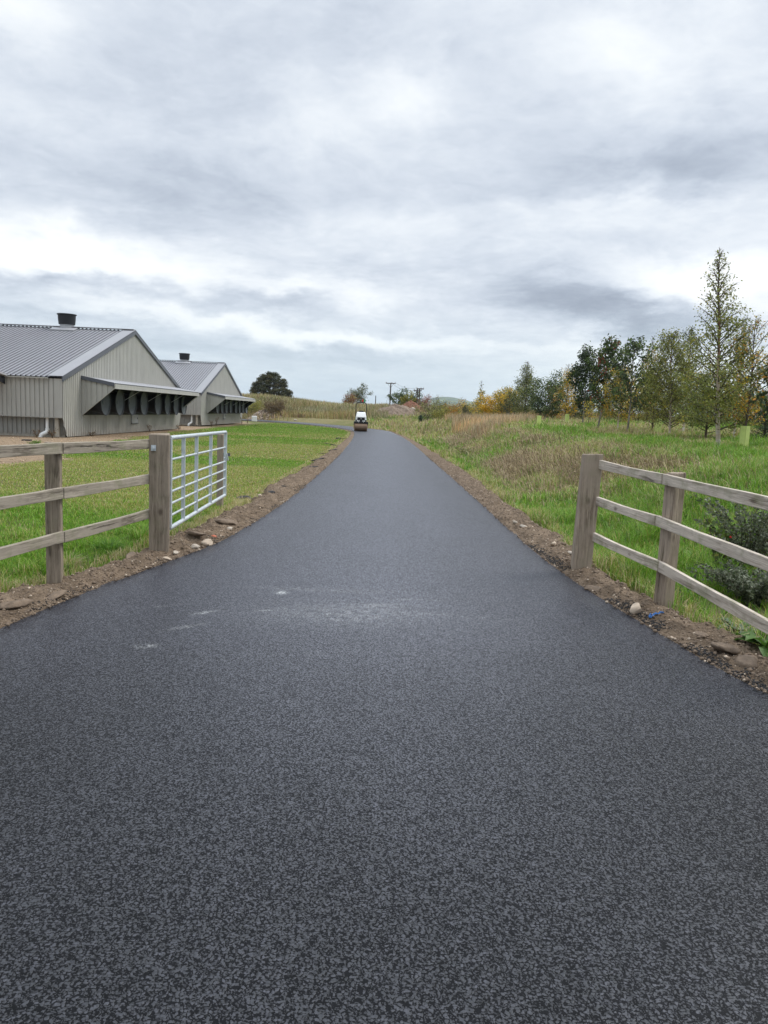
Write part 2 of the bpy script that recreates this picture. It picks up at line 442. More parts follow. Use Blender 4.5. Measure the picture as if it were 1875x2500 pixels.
lum = t.math('MULTIPLY', lum, t.math('MULTIPLY', t.maprange(patch, .3, .7, .82, 1.2), t.maprange(patch2, .3, .7, .78, 1.25)))
wear = t.math('POWER', 2.718, t.math('MULTIPLY', t.math('POWER', t.math('MULTIPLY', t.math('ADD', t.sep(co)[0], t.math('MULTIPLY', t.math('SUBTRACT', t.noise(co, .9, 3, .5), .5), .5)), .8), 2.0), -1.0))
reach = t.maprange(t.math('ADD', t.sep(co)[1], t.math('MULTIPLY', t.noise(co, .5, 3, .5), 2.0)), 2.2, 7.5, 0.0, 1.0, True)   # near-to-far brightening painted in for the grazing sky reflection
lum = t.math('MULTIPLY', t.math('ADD', lum, t.math('MULTIPLY', reach, .014)), t.math('MULTIPLY', t.maprange(wear, 0, 1, .78, 1.3), t.maprange(reach, 0, 1, .58, 1.45)))   # traffic dust down the middle, plus the painted grazing brightening
base = t.vmath('SCALE', t.comb(.94, .95, 1.18), scale=lum)
# dust and chalky scuffs: stains on the mat where lorries crossed it
X, Y, Z = t.sep(co)
def stain(cx, cy, sx, sy, rot=0.0):
    ca, sa = math.cos(rot), math.sin(rot)
    u = t.math('ADD', t.math('MULTIPLY', t.math('SUBTRACT', X, cx), ca / sx), t.math('MULTIPLY', t.math('SUBTRACT', Y, cy), sa / sx))
    v = t.math('SUBTRACT', t.math('MULTIPLY', t.math('SUBTRACT', Y, cy), ca / sy), t.math('MULTIPLY', t.math('SUBTRACT', X, cx), sa / sy))
    q = t.math('ADD', t.math('MULTIPLY', u, u), t.math('MULTIPLY', v, v))
    return t.math('POWER', 2.718, t.math('MULTIPLY', q, -1.0))
def gpt(px, py):
    p_ = on_ground(px, py); return p_[0], p_[1]
def stain_px(px, py, sx, sy, rot, amp, n_lo, n_hi, sc=14):
    gx, gy = gpt(px, py)
    return t.math('MULTIPLY', t.math('MULTIPLY', stain(gx, gy, sx, sy, rot), amp), t.maprange(t.noise(co, sc, 6, .75), n_lo, n_hi))
st = None
for a in [(688, 1448, .04, .055, 0, 1.6, .35, .58, 40), (500, 1496, .09, .035, .7, 1.0, .42, .62, 26), (448, 1532, .14, .03, .7, .8, .43, .66, 26), (400, 1480, .11, .03, .6, .5, .46, .7, 26),
          (358, 1578, .06, .04, .3, .9, .42, .62), (648, 1492, .05, .02, .1, .9, .4, .6), (850, 1500, .6, .3, .1, .72, .42, .74), (760, 1442, .5, .05, -.04, .34, .42, .7), (1010, 1465, .28, .03, .05, .75, .45, .66),
          (1120, 1506, .4, .05, -.05, .40, .45, .7), (900, 1445, .6, .09, 0, .30, .45, .7), (700, 1600, .5, .1, .3, .2, .5, .75), (1000, 1125, .3, .25, 0, .3, .45, .7), (940, 1150, .5, .2, 0, .25, .45, .7), (666, 1265, .08, .08, .8, .5, .45, .65), (940, 1480, .2, .06, .2, .5, .42, .62)]:
    s_ = stain_px(*a); st = s_ if st is None else t.math('ADD', st, s_)
st = t.math('MULTIPLY', t.math('MINIMUM', st, 1.0), t.maprange(topc, 0, 1, .35, 1))
base = t.mix(st, base, (.50, .51, .50))
t.put(b.inputs['Base Color'], base)
t.put(b.inputs['Roughness'], t.maprange(rnd, 0, 1, .33, .50)); t.put(b.inputs['Specular IOR Level'], t.maprange(topc, 0, 1, .12, .62)); b.inputs['Specular Tint'].default_value = (.93, .97, 1.0, 1); t.put(b.inputs['Sheen Weight'], t.math('MULTIPLY', t.math('MULTIPLY', topc, t.maprange(wear, 0, 1, .16, .80)), t.maprange(reach, 0, 1, .25, 1.0))); b.inputs['Sheen Roughness'].default_value = .4; b.inputs['Sheen Tint'].default_value = (.6, .63, .70, 1)
hgt = t.math('ADD', t.math('MULTIPLY', topc, .8), t.math('ADD', t.math('MULTIPLY', t.math('MULTIPLY', rnd, topc), .4), t.math('MULTIPLY', fine, .15)))
t.put(b.inputs['Normal'], t.bump(hgt, .5, .006))

def build_road():
    n = len(EDGE); na = 16
    V = np.zeros((n, na + 2, 3))
    u = np.linspace(0, 1, na)
    jl = .05 * (fbm(EDGE[:, 1] * 1.6, EDGE[:, 1] * 0, 41, 5) - .5) * 2; jr = .05 * (fbm(EDGE[:, 3] * 1.6, EDGE[:, 3] * 0 + 9, 43, 5) - .5) * 2
    for k in range(na):
        V[:, k + 1, 0] = (EDGE[:, 0] + jl) * (1 - u[k]) + (EDGE[:, 2] + jr) * u[k]
        V[:, k + 1, 1] = EDGE[:, 1] * (1 - u[k]) + EDGE[:, 3] * u[k]
        V[:, k + 1, 2] = .012 * math.sin(math.pi * u[k]) - .006
    V[:, 0] = V[:, 1] + [-.05, 0, -.10]; V[:, -1] = V[:, -2] + [.05, 0, -.10]
    V[:, 1, 2] -= .008; V[:, -2, 2] -= .008
    o = np_mesh('road', V.reshape(-1, 3), [grid_faces(n, na + 2)[:, ::-1]], m_road, smooth=True)
    tag(o, 'freshly laid dark asphalt farm road running away and bending left', 'road', kind='structure')
build_road()

# ---- ground sheet
m_ground, t, b = new_mat('ground')
co = t.coord(); c = t.attr('col')
n = t.noise(co, 2.2, 6, .65); nf = t.noise(co, 26, 5, .7)
c = t.vmath('MULTIPLY', c, t.comb(*(t.maprange(t.math('ADD', t.math('MULTIPLY', n, .5), t.math('MULTIPLY', nf, .5)), .3, .7, .62, 1.38),) * 3))
t.put(b.inputs['Base Color'], c); b.inputs['Roughness'].default_value = .95; spec(b, .1)
t.put(b.inputs['Normal'], t.bump(t.math('ADD', n, nf), .6, .04))
def dirt_line(y): return np.interp(y, [12, 17, 20.5, 28.6, 45, 60, 80, 95], [-10.2, -8.9, -8.9, -11.2, -12.7, -14.0, -14.4, -20])
def left_dirt(x, y):
    e = dirt_line(y) + 1.1 * (fbm(x * .6, y * .45, 51) - .5) * 2
    return sm(-.25, .25, e - x)
def slump(x, y):   # bare dead-grass face of the bank
    dr = x - xr(y)
    return sm(.35, .75, fbm(x * .55, y * .3, 61)) * sm(1.0, 1.6, dr) * (1 - sm(3.2, 5.0, dr)) * sm(10, 15, y) * (1 - sm(38, 46, y))
def build_ground():
    a = np.linspace(-1, 1, 330); xs = 9 * np.sinh(a * 6.6) / np.sinh(6.6) * 460 + a * 30
    bq = np.linspace(0, 1, 470); ys = -30 + 190 * bq + 4600 * np.clip((bq - .8) / .2, 0, 1) ** 3
    xx, yy = np.meshgrid(xs, ys, indexing='ij')
    zz = terrain(xx, yy)
    g1 = np.array([.07, .095, .025]); soil = np.array([.135, .10, .07]); dirt = np.array([.24, .175, .115]); straw = np.array([.22, .18, .095]); far = np.array([.10, .12, .05])
    p = fbm(xx * .5, yy * .5, 71)[..., None]
    c = g1 * (1 - p) + np.array([.14, .14, .05]) * p
    dr = xx - xr(yy)
    rb = (sm(0, 1.0, dr))[..., None]
    q = sm(.45, .65, fbm(xx * .8, yy * .5, 73))[..., None]
    c = c * (1 - rb * q * .7) + straw * rb * q * .7
    s_ = slump(xx, yy)[..., None]; c = c * (1 - s_) + np.array([.17, .125, .085]) * s_
    k = left_dirt(xx, yy)[..., None]; c = c * (1 - k) + dirt * k
    rough = sm(84, 95, yy)[..., None]; c = c * (1 - rough) + (straw * .75 + g1 * .3) * rough
    k = sm(170, 300, yy)[..., None]; c = c * (1 - k) + far * k
    k = ((xx > xl(yy) - .3) & (dr < .3))[..., None]; c = np.where(k, soil, c)
    o = np_mesh('ground', np.stack([xx, yy, zz], -1).reshape(-1, 3), [grid_faces(len(xs), len(ys))], m_ground, col=c.reshape(-1, 3), smooth=True)
    tag(o, 'grassy ground with a lawn on the left and a bank on the right', 'ground', kind='structure')
build_ground()

# ---- bare soil verges
m_soil, t, b = new_mat('soil')
co = t.coord()
n = t.noise(co, 5, 6, .7); nf = t.noise(co, 60, 5, .7); vv = t.voro(co, 38)
c = t.ramp(t.math('ADD', t.math('MULTIPLY', n, .6), t.math('MULTIPLY', nf, .4)), [(.32, (.06, .042, .029)), (.5, (.16, .117, .08)), (.66, (.28, .21, .148))])
peb = t.maprange(vv, .10, .16, 1, 0); pc = t.sep(t.voro(co, 38, out='Color'))[0]
c = t.mix(t.math('MULTIPLY', peb, t.maprange(pc, .72, .8)), c, (.36, .31, .25))
t.put(b.inputs['Base Color'], c); b.inputs['Roughness'].default_value = .95; spec(b, .15)
t.put(b.inputs['Normal'], t.bump(t.math('ADD', t.math('MULTIPLY', nf, 1.2), t.math('SUBTRACT', n, vv)), .8, .02))
def verge_z(y, tt, side, x):
    """height of the verge at fraction tt across it"""
    near = 1 - sm(16, 45, y)
    ridge = (.052 * near + .012) * np.sin(np.pi * np.clip(tt * .95, 0, 1)) ** .7
    if side < 0: ridge = ridge + .03 * np.exp(-((y - 10) / 2.2) ** 2) * sm(.15, .6, tt)
    n_ = .075 * (fbm(x * 2.4, y * 2.4, 81, 3) - .5) + .055 * (fbm(x * 8, y * 8, 83, 3) - .5) + .036 * (fbm(x * 26, y * 26, 85, 3) - .5)
    n_ = n_ + .025 * np.clip(fbm(x * 6, y * 6, 87, 2) - .62, 0, 1) * 5
    return -.022 - (.06 * sm(38, 58, y) if side < 0 else 0) + ridge + n_ * sm(0, .12, tt) * (.35 + .65 * near) - .11 * sm(.8, 1.0, tt)
def build_verge(side):
    ys = np.concatenate([np.arange(1.5, 14, .022), np.arange(14, 30, .06), np.arange(30, 92, .2)])
    nt = 60; tt = np.linspace(0, 1, nt)
    yy, t2 = np.meshgrid(ys, tt, indexing='ij')
    e = xl(yy) if side < 0 else xr(yy); wd = (wl(yy) if side < 0 else wr(yy)) * (1.12 + .5 * (fbm(yy * .8, yy * 0, 91 + side) - .5))
    xx = e + side * (-.03 + t2 * wd)
    zz = verge_z(yy, t2, side, xx)
    out = terrain(e + side * wd, yy)
    zz = zz + sm(.4, 1, t2) * np.clip(out + .05, 0, 2)
    f = grid_faces(len(ys), nt)
    if side > 0: f = f[:, ::-1]
    o = np_mesh('soil_verge', np.stack([xx, yy, zz], -1).reshape(-1, 3), [f[:, ::-1]], m_soil, smooth=True)
    tag(o, 'bare brown soil verge along the %s edge of the new asphalt' % ('lawn' if side < 0 else 'bank'), 'verge', kind='structure')
build_verge(-1); build_verge(1)
def ground_z(x, y):
    """top of whatever one stands on at x, y"""
    z = T(x, y)
    for side in (-1, 1):
        e = float(xl(y) if side < 0 else xr(y)); wd = float((wl(y) if side < 0 else wr(y)) * (1.12 + .5 * (fbm(np.array(y * .8), np.array(0.0), 91 + side) - .5)))
        tt = ((x - e) * side + .03) / wd
        if 0 <= tt <= 1:
            o_ = T(e + side * wd, y)
            z = max(z, float(verge_z(np.array(y), np.array(tt), side, np.array(x)) + sm(.4, 1, tt) * max(o_ + .05, 0)))
    return z

# ---- far hills
def build_hills():
    xs = np.linspace(-2600, 3200, 240)
    h = 14 + 26 * fbm(xs * .0016, xs * 0, 95, 4) + 44 * np.exp(-((xs - 210) / 150) ** 2) * (.6 + .4 * sm(60, 130, xs)) + 34 * np.exp(-((xs - 620) / 340) ** 2)
    V = []; rows = [(2500, 0), (2700, .55), (2900, .9), (3000, 1.0), (3300, .7)]
    for y, k in rows: V.append(np.stack([xs * (y / 3000) ** .3, np.full_like(xs, y) + 40 * vn(xs * .01, xs * 0 + y, 7), h * k * (1 + .08 * vn(xs * .02, xs * 0 + y, 8)) - 1], 1))
    m_, t, b = new_mat('far_hill')
    n = t.noise(t.coord(), .012, 5, .6)
    t.put(b.inputs['Base Color'], t.ramp(n, [(.35, (.05, .08, .05)), (.5, (.12, .15, .07)), (.65, (.16, .17, .09))], 'CONSTANT')); b.inputs['Roughness'].default_value = 1
    o = np_mesh('hills', np.concatenate(V), [grid_faces(len(rows), len(xs))], m_, smooth=True)
    tag(o, 'low blue-green hills on the horizon', 'hills', kind='structure')
build_hills()

# ---------------------------------------------------------------- poultry sheds
def ribbed(mb, s0, s1, zb, zt, plane, pitch=.2, deep=.034, mat=0, breaks=()):
    """box-profile sheet: plane(s, depth, z) -> point; zb / zt give its bottom and top along s"""
    bp = {s0: 0.0, s1: 0.0}
    k = math.floor(s0 / pitch) * pitch
    while k < s1:
        for o_, dd in ((.0, 0), (.135, 0), (.143, deep), (.192, deep)):
            q = k + o_ * pitch / .2
            if s0 < q < s1: bp[q] = dd
        k += pitch
    for q in breaks:
        if all(abs(q - e) > .004 for e in bp): bp[q] = None
    ks = sorted(bp); last = 0
    pts = []
    for q in ks:
        if bp[q] is None: bp[q] = last
        last = bp[q]; pts.append((q, bp[q]))
    b0 = len(mb.v)
    for q, dd in pts:
        mb.v.append(tuple(plane(q, dd, zb(q)))); mb.v.append(tuple(plane(q, dd, zt(q))))
    for i in range(len(pts) - 1):
        mb.f.append([b0 + 2 * i, b0 + 2 * i + 2, b0 + 2 * i + 3, b0 + 2 * i + 1]); mb.m.append(mat)

def shed(loc, Wd, Ln, label, fans, open_y, hood):
    EV, RG, LOW = 2.50, 5.36, .82
    root = empty('poultry_shed', (loc[0], loc[1], -.02), 0, label, 'shed', 'long grey poultry sheds')
    slope = (RG - EV) / (Wd / 2)
    zr = lambda y: EV + slope * min(y, Wd - y)
    # gable end, ribs upright, lower corners cut back
    mb = MB(); tp = .42
    def zb(y): return LOW * (1 - y / tp) if y < tp else (LOW * (1 - (Wd - y) / tp) if y > Wd - tp else 0.0)
    ribbed(mb, 0, Wd, zb, lambda y: zr(y) - .01, lambda s, dd, z: (-dd, s, z), breaks=(tp, Wd - tp, Wd / 2))
    mb.build('gable_wall', m_wall, root, fix=False)
    for side, y0, sg in ((0, 0.0, -1), (1, Wd, 1)):
        mb = MB()
        ribbed(mb, .32, Ln, lambda q: LOW, lambda q: EV - .03, lambda s, dd, z: (-s, y0 - sg * dd, z))
        mb.box((-.165, y0 - sg * .02, (LOW + EV - .03) / 2), (.33, .05, EV - .03 - LOW))
        mb.box((-Ln / 2, y0 - sg * .09, LOW - .012), (Ln - .1, .16, .02))
        mb.build('side_wall', m_wall, root, fix=False)
        mb = MB()
        ribbed(mb, .1, Ln, lambda q: .05, lambda q: LOW + .1, lambda s, dd, z: (-s, y0 - sg * (.42 + dd), z), mat=0)
        mb.build('base_wall', m_wall_low, root, fix=False)
        mb = MB(); mb.box((-Ln / 2, y0 - sg * .47, .02), (Ln - .2, .05, .12)); mb.build('plinth', m_conc, root)
        mb = MB(); mb.box((-.33, y0 - sg * .22, .41), (.16, .16, .82)); mb.build('corner_post', m_conc, root)
    # roof
    mb = MB()
    dz_ = .06
    for sg in (0, 1):
        f = (lambda y: y) if sg == 0 else (lambda y: Wd - y)
        L_ = math.hypot(Wd / 2, RG - EV)
        b0 = len(mb.v); n_ = 0
        k = -.12
        pts = [(.0, 0)]
        q = .62
        while q < Ln:
            pts += [(q, 0), (q + .01, .045), (q + .045, .045), (q + .055, 0)]; q += .215
        for q, up in pts:
            mb.v.append((-q, f(-.08), EV - .08 * slope + dz_ + up)); mb.v.append((-q, f(Wd / 2), RG + dz_ + up))
        for i in range(len(pts) - 1):
            a = b0 + 2 * i
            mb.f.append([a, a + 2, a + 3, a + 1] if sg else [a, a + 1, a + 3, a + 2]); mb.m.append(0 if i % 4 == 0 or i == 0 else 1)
    roof = mb.build('roof', [m_roof, m_rib_shade], root, fix=False)
    mb = MB()
    for sg in (0, 1):
        f = (lambda y: y) if sg == 0 else (lambda y: Wd - y)
        # wide verge flashing on top
        mb.face([(-.58, f(-.09), EV - .09 * slope + dz_ + .05), (.07, f(-.09), EV - .09 * slope + dz_ + .055), (.07, f(Wd / 2), RG + dz_ + .06), (-.58, f(Wd / 2), RG + dz_ + .055)])
    mb.box((-Ln / 2, Wd / 2, RG + dz_ + .075), (Ln, .34, .03))
    mb.build('ridge_and_verge_flashing', m_flash, roof)
    mb = MB()
    for sg in (0, 1):
        f = (lambda y: y) if sg == 0 else (lambda y: Wd - y)
        a = (.055, f(-.1), EV - .1 * slope - .06); b_ = (.055, f(Wd / 2), RG - .06)
        mb.prism([(.03, a[1], a[2] - .05), (.03, b_[1], b_[2] - .05), (.03, b_[1], b_[2] + .155), (.03, a[1], a[2] + .155)], (.05, 0, 0))
    mb.build('barge_board', m_barge, roof)
    mb = MB(); mb.box((-Ln / 2 - .3, -.11, EV - .02), (Ln - .5, .06, .05)); mb.box((-Ln / 2 - .3, Wd + .11, EV - .02), (Ln - .5, .06, .05)); mb.build('eaves_trim', m_wall, roof)
    # roof chimneys
    for cx_ in (-3.65, -27.0):
        mb = MB(); mb.lathe([(.36, RG - .1), (.36, RG + .3)], (cx_, Wd / 2, 0), n=32); mb.box((cx_, Wd / 2 - .25, RG + .02), (1.3, .9, .07), Matrix.Rotation(math.atan(slope), 3, 'X'))
        base_ = mb.build('roof_vent', m_trim, root, smooth=True)
        mb = MB(); mb.lathe([(.37, RG + .24), (.42, RG + .26), (.445, RG + .52), (.455, RG + .74), (.50, RG + .76), (.50, RG + .80), (.47, RG + .80), (.38, RG + .5), (.33, RG + .3)], (cx_, Wd / 2, 0), n=36)
        mb.build('cowl', m_black, base_, smooth=True)
    # fan hood on the gable
    y0, y1 = open_y; OUT = 1.5; TOPZ = 2.66; GZ = 2.40; BOT = .93
    mb = MB()
    b0 = len(mb.v); pts = []
    q = y0 - .06
    while q < y1 + .06:
        pts += [(q, 0), (q + .04, .03), (q + .08, .03), (q + .12, 0)]; q += .2
    for q, up in pts:
        mb.v.append((-.03, q, TOPZ + up)); mb.v.append((OUT + .05, q, GZ + .02 + up))
    for i in range(len(pts) - 1):
        a = b0 + 2 * i; mb.f.append([a, a + 1, a + 3, a + 2]); mb.m.append(0)
    hood_ = mb.build('fan_hood', m_trim, root, fix=False)
    mb = MB(); mb.box((.75, (y0 + y1) / 2, (TOPZ + GZ) / 2 - .06), (1.50, y1 - y0 - .06, .05), Matrix.Rotation(math.atan((TOPZ - GZ) / OUT), 3, 'Y')); mb.build('hood_underside_shade', m_void, hood_)  # near-black sheet painting the shade beneath the hood
    mb = MB(); mb.box((OUT + .04, (y0 + y1) / 2, GZ - .115), (.05, y1 - y0 + .16, .215)); mb.box((OUT + .09, (y0 + y1) / 2, GZ - .215), (.08, y1 - y0 + .16, .02))
    mb.build('gutter', m_wall, hood_, bevel=.006)
    for yy, nm in ((y0, 'near'), (y1, 'far')):
        mb = MB()
        def ztop(q): return TOPZ - (TOPZ - GZ) * q / OUT - .04
        def zbot(q): return BOT + (GZ - .2 - BOT) * q / OUT
        sgn = -1 if nm == 'near' else 1
        ribbed(mb, .0, OUT, zbot, ztop, lambda s, dd, z: (s, yy + sgn * (.02 - dd), z), pitch=.25, deep=.03)
        mb.bar((0, yy, BOT), (OUT, yy, GZ - .2), .07, .03)
        ck = mb.build('hood_cheek', m_wall, hood_, fix=False)
        mb = MB(); mb.prism([(.01, yy - sgn * .03, BOT + .03), (OUT - .02, yy - sgn * .03, GZ - .18), (OUT - .02, yy - sgn * .03, GZ - .06), (.01, yy - sgn * .03, TOPZ - .08)], (0, -sgn * .01, 0)); mb.build('cheek_inner_shade', m_void, ck)  # near-black sheet painting the shade inside the cheek
        mb = MB(); mb.prism([(0, yy + sgn * .055, TOPZ + .05), (OUT, yy + sgn * .055, GZ + .05), (OUT, yy + sgn * .055, GZ - .12), (0, yy + sgn * .055, TOPZ - .12)], (0, sgn * .02, 0))
        mb.build('hood_edge_trim', m_barge, hood_)
    mb = MB(); mb.box((.035, (y0 + y1) / 2, 1.77), (.05, y1 - y0 - .1, 1.66)); mb.build('fan_boxes_and_shade', m_void, root)  # dark plate: black fan boxes plus the painted shade around them
    for i, fy in enumerate(fans):
        mb = MB()
        zc_ = 1.57
        mb.lathe([(.46, .06), (.50, .3), (.60, .68), (.635, .70), (.635, .715), (.60, .70)], (0, fy, zc_), 'x', 40)
        fo = mb.build('exhaust_fan', m_black, root, smooth=True)
        mb = MB(); mb.lathe([(.625, .712), (.58, .64), (.3, .57), (.0, .555)], (0, fy, zc_), 'x', 40); mb.lathe([(.09, .50), (.09, .58), (.07, .59), (0, .59)], (0, fy, zc_), 'x', 20)
        mb.build('shutter_disc', m_cone, fo, smooth=True)
        if i % 2 == 1:
            mb = MB(); mb.tube([(.1, fy + .8, 1.35), (1.45, fy + .8, 2.2)], .012, 6); mb.build('hood_stay', m_galv, hood_)
    hy = (fans[2] + fans[4]) / 2 + .1
    mb = MB(); mb.box((.03, hy, .72), (.05, .95, .46)); h_ = mb.build('hatch', m_trim, root, bevel=.008)
    mb = MB(); mb.box((.045, hy, .47), (.06, 1.05, .035)); mb.box((.065, hy + .38, .74), (.03, .05, .1)); mb.build('hatch_sill', m_barge, h_)
    # down pipe under the side wall
    mb = MB(); mb.tube([(-.75, .20, .9), (-.76, .20, .3), (-.76, .18, .22)], .065, 14); mb.tube([(-.76, .20, .27), (-.78, .15, .18), (-.86, .05, .12), (-.93, -.02, .06), (-.95, -.04, -.06)], .085, 14)
    mb.lathe([(.085, .27), (.092, .28), (.092, .33), (.085, .34)], (-.76, .20, 0), n=16)
    mb.build('down_pipe', m_white_pipe, root, smooth=True)
    if hood:
        # inlet hood on the long side
        xa, xb = -2.3, -Ln + 3
        mb = MB(); mb.prism([(xa, 0, 2.48), (xa, -1.25, 2.66), (xa, -1.25, 2.72), (xa, 0, 2.56)], (xb - xa, 0, 0)); sh = mb.build('side_hood', m_trim, root)
        mb = MB(); mb.box(((xa + xb) / 2, -1.27, 2.58), (xa - xb + .1, .04, .3)); mb.build('side_fascia', m_wall, sh)
        mb = MB(); mb.box((xa + .02, -1.24, 2.6), (.04, .1, .25)); mb.build('side_bracket', m_barge, sh)
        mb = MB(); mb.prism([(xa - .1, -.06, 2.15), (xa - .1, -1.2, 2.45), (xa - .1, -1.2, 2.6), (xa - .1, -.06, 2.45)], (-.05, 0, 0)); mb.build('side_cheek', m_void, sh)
    return root
fans1 = [v - SHED1[1] for v in (34.85, 36.7, 38.5, 40.35, 42.8, 44.65, 46.45, 48.2)]
shed(SHED1, 18.1, 70, 'nearer of the two grey poultry sheds, closest to the wooden fence', fans1, (2.0, 16.75), True)
shed(SHED2, 17.1, 70, 'farther of the two grey poultry sheds, partly behind the other one', [v * .95 + .05 for v in fans1], (2.0, 15.6), False)

# ---------------------------------------------------------------- fences and gate
def post(name, x, y, z0, z1, w_, dpt, mat, parent, lean=(0, 0), top=.012, rot=0.0):
    me_mb = MB(); h = z1 - z0
    me_mb.box((0, 0, h / 2 + .0), (w_, dpt, h))
    o = me_mb.build(name, mat, parent, bevel=.012)
    v = o.data.vertices
    for i in range(8):
        p = v[i].co
        if p.z > h * .9: p.x += lean[0]; p.y += lean[1]; p.z += random.uniform(-top, top)
    o.location = (x, y, z0); o.rotation_euler = (0, 0, rot)
    return o
def rail(a, b_, hgt, thick, mat, parent, name='rail'):
    a = Vector(a); b_ = Vector(b_); dv = b_ - a; L = dv.length
    n = 14; mb = MB(); V = []
    for i in range(n + 1):
        q = i / n * L; wob = .006 * math.sin(q * 2.3 + L * 7); bow = -.003 * math.sin(math.pi * i / n)
        hh = hgt / 2 + .0025 * math.sin(q * 5 + L)
        V += [(q, -thick / 2 + wob, -hh + bow), (q, thick / 2 + wob, -hh + bow), (q, thick / 2 + wob, hh + bow), (q, -thick / 2 + wob, hh + bow)]
    mb.v = V
    for i in range(n):
        for k in range(4):
            mb.f.append([4 * i + k, 4 * i + (k + 1) % 4, 4 * i + 4 + (k + 1) % 4, 4 * i + 4 + k]); mb.m.append(0)
    mb.f.append([3, 2, 1, 0]); mb.f.append([4 * n, 4 * n + 1, 4 * n + 2, 4 * n + 3]); mb.m += [0, 0]
    o = mb.build(name, mat, parent, bevel=.005)
    o.location = a
    x = dv.normalized(); y = Vector((0, 0, 1)).cross(x).normalized(); z = x.cross(y)
    o.rotation_euler = Matrix((x, y, z)).transposed().to_euler()
    return o
# left fence: heavy gate post, thinner post, three rails
fl = empty('wooden_fence', (-2.41, 7.84, 0), 0, 'grey weathered post and rail fence on the lawn side, with the open metal gate', 'fence')
def rel(o): 
    o.location = Vector(o.location) - o.parent.location; return o
gp = rel(post('gate_post', -2.41, 7.86, -.2, 1.285, .205, .205, m_postL, fl, rot=R(14)))
mb = MB(); mb.box((-.115, 7.70 - 7.86, 0), (.05, .012, .06)); mb.tube([(-.115, -.16, 0), (-.115, -.23, 0)], .009, 8); mb.tube([(-.115, -.175, 0), (-.115, -.205, 0)], .017, 6)
hb = mb.build('hinge_bolt', m_galv, gp); hb.location = (.06, .045, 1.335)
rel(post('post', -2.845, 6.31, -.2, 1.235, .125, .11, m_postL, fl, rot=R(14)))
def fp(t_, off=0.0): return (-2.49 + (-2.765 + 2.49) * t_, 7.79 + (6.285 - 7.79) * t_)
for z0, z1 in ((1.172, 1.185), (.805, .80), (.432, .42)):
    a = fp(-.02); m_ = fp(1.0); e = fp(2.5)
    dzz = z1 - z0
    rel(rail((a[0], a[1], z0), (m_[0], m_[1], z0 + dzz), .094, .04, m_railL, fl))
    rel(rail((m_[0], m_[1], z0 + dzz + .002), (e[0], e[1], z0 + dzz * 2.2), .094, .04, m_railL, fl))
rel(post('post', fp(2.1)[0] - .08, fp(2.1)[1] + .02, -.2, 1.24, .125, .11, m_postL, fl, rot=R(14)))
# right fence
fr = empty('wooden_fence', (2.15, 7.82, 0), 0, 'pale weathered post and rail fence in front of the bank and the dark shrub', 'fence')
rel(post('gate_post', 2.14, 7.84, -.2, 1.265, .20, .17, m_postR, fr, lean=(.035, 0), rot=R(-6)))
rel(post('post', 2.53, 6.46, -.2, 1.19, .125, .125, m_postR, fr, lean=(.005, 0), rot=R(30)))
def fq(t_): return (2.235 + (2.445 - 2.235) * t_, 7.80 + (6.45 - 7.80) * t_)
for z0, z1, z2, br in ((1.163, 1.128, 1.115, .97), (.776, .753, .69, .93), (.393, .362, .262, 1.02)):
    a = fq(0); m_ = fq(br); e = (2.735, 4.55)
    rel(rail((a[0], a[1], z0), (m_[0], m_[1], z1), .088, .04, m_railR, fr))
    rel(rail((m_[0] + .002, m_[1] - .008, z1), (e[0], e[1], z2 - .03), .09, .04, m_railR, fr))
rel(post('post', 2.80, 4.70, -.2, 1.15, .125, .125, m_postR, fr, rot=R(15)))
# gate
gt = empty('farm_gate', (-2.335, 7.98, 0), 0, 'galvanised seven-bar metal field gate swung open beside the drive', 'gate')
ga = Vector((0, 0, 0)); ge = Vector((-.175, 3.55, -.035))
def gpnt(s, z): return ga + (ge - ga) * s + Vector((0, 0, z))
ZB, ZT = .25, 1.235
for fr_, r_, nm in ((1, .024, 'top_bar'), (.761, .013, 'bar'), (.538, .013, 'bar'), (.405, .013, 'bar'), (.271, .013, 'bar'), (.138, .013, 'bar'), (0, .024, 'bottom_bar')):
    mb = MB(); z = ZB + fr_ * (ZT - ZB); mb.tube([gpnt(0, z), gpnt(1, z)], r_, 12); mb.build(nm, m_galv, gt, smooth=True)
for s, nm in ((0, 'stile'), (1, 'stile'), (.183, 'upright'), (.39, 'upright'), (.66, 'upright')):
    mb = MB(); a = gpnt(s, ZB); c_ = gpnt(s, ZT); mb.bar(a, c_, .03 if nm == 'upright' else .045, .042 if nm == 'upright' else .045, up=(1, .05, 0)); mb.build(nm, m_galv, gt, bevel=.003)
mb = MB(); p = gpnt(1, .86); mb.tube([p + Vector((.03, -.04, .05)), p + Vector((.045, .0, -.06))], .011, 8); mb.tube([p + Vector((0, -.1, -.02)), p + Vector((0, .14, -.02))], .009, 8); mb.build('latch', m_galv, gt)
sp_ = tag(post('slam_post', -2.70, 12.05, -.15, 1.15, .10, .10, m_postL, None), 'slim weathered wooden post standing behind the free end of the metal gate', 'post')
mb = MB(); mb.box((.10, -.02, .97), (.12, .02, .05)); mb.build('latch_plate', m_barge, sp_)

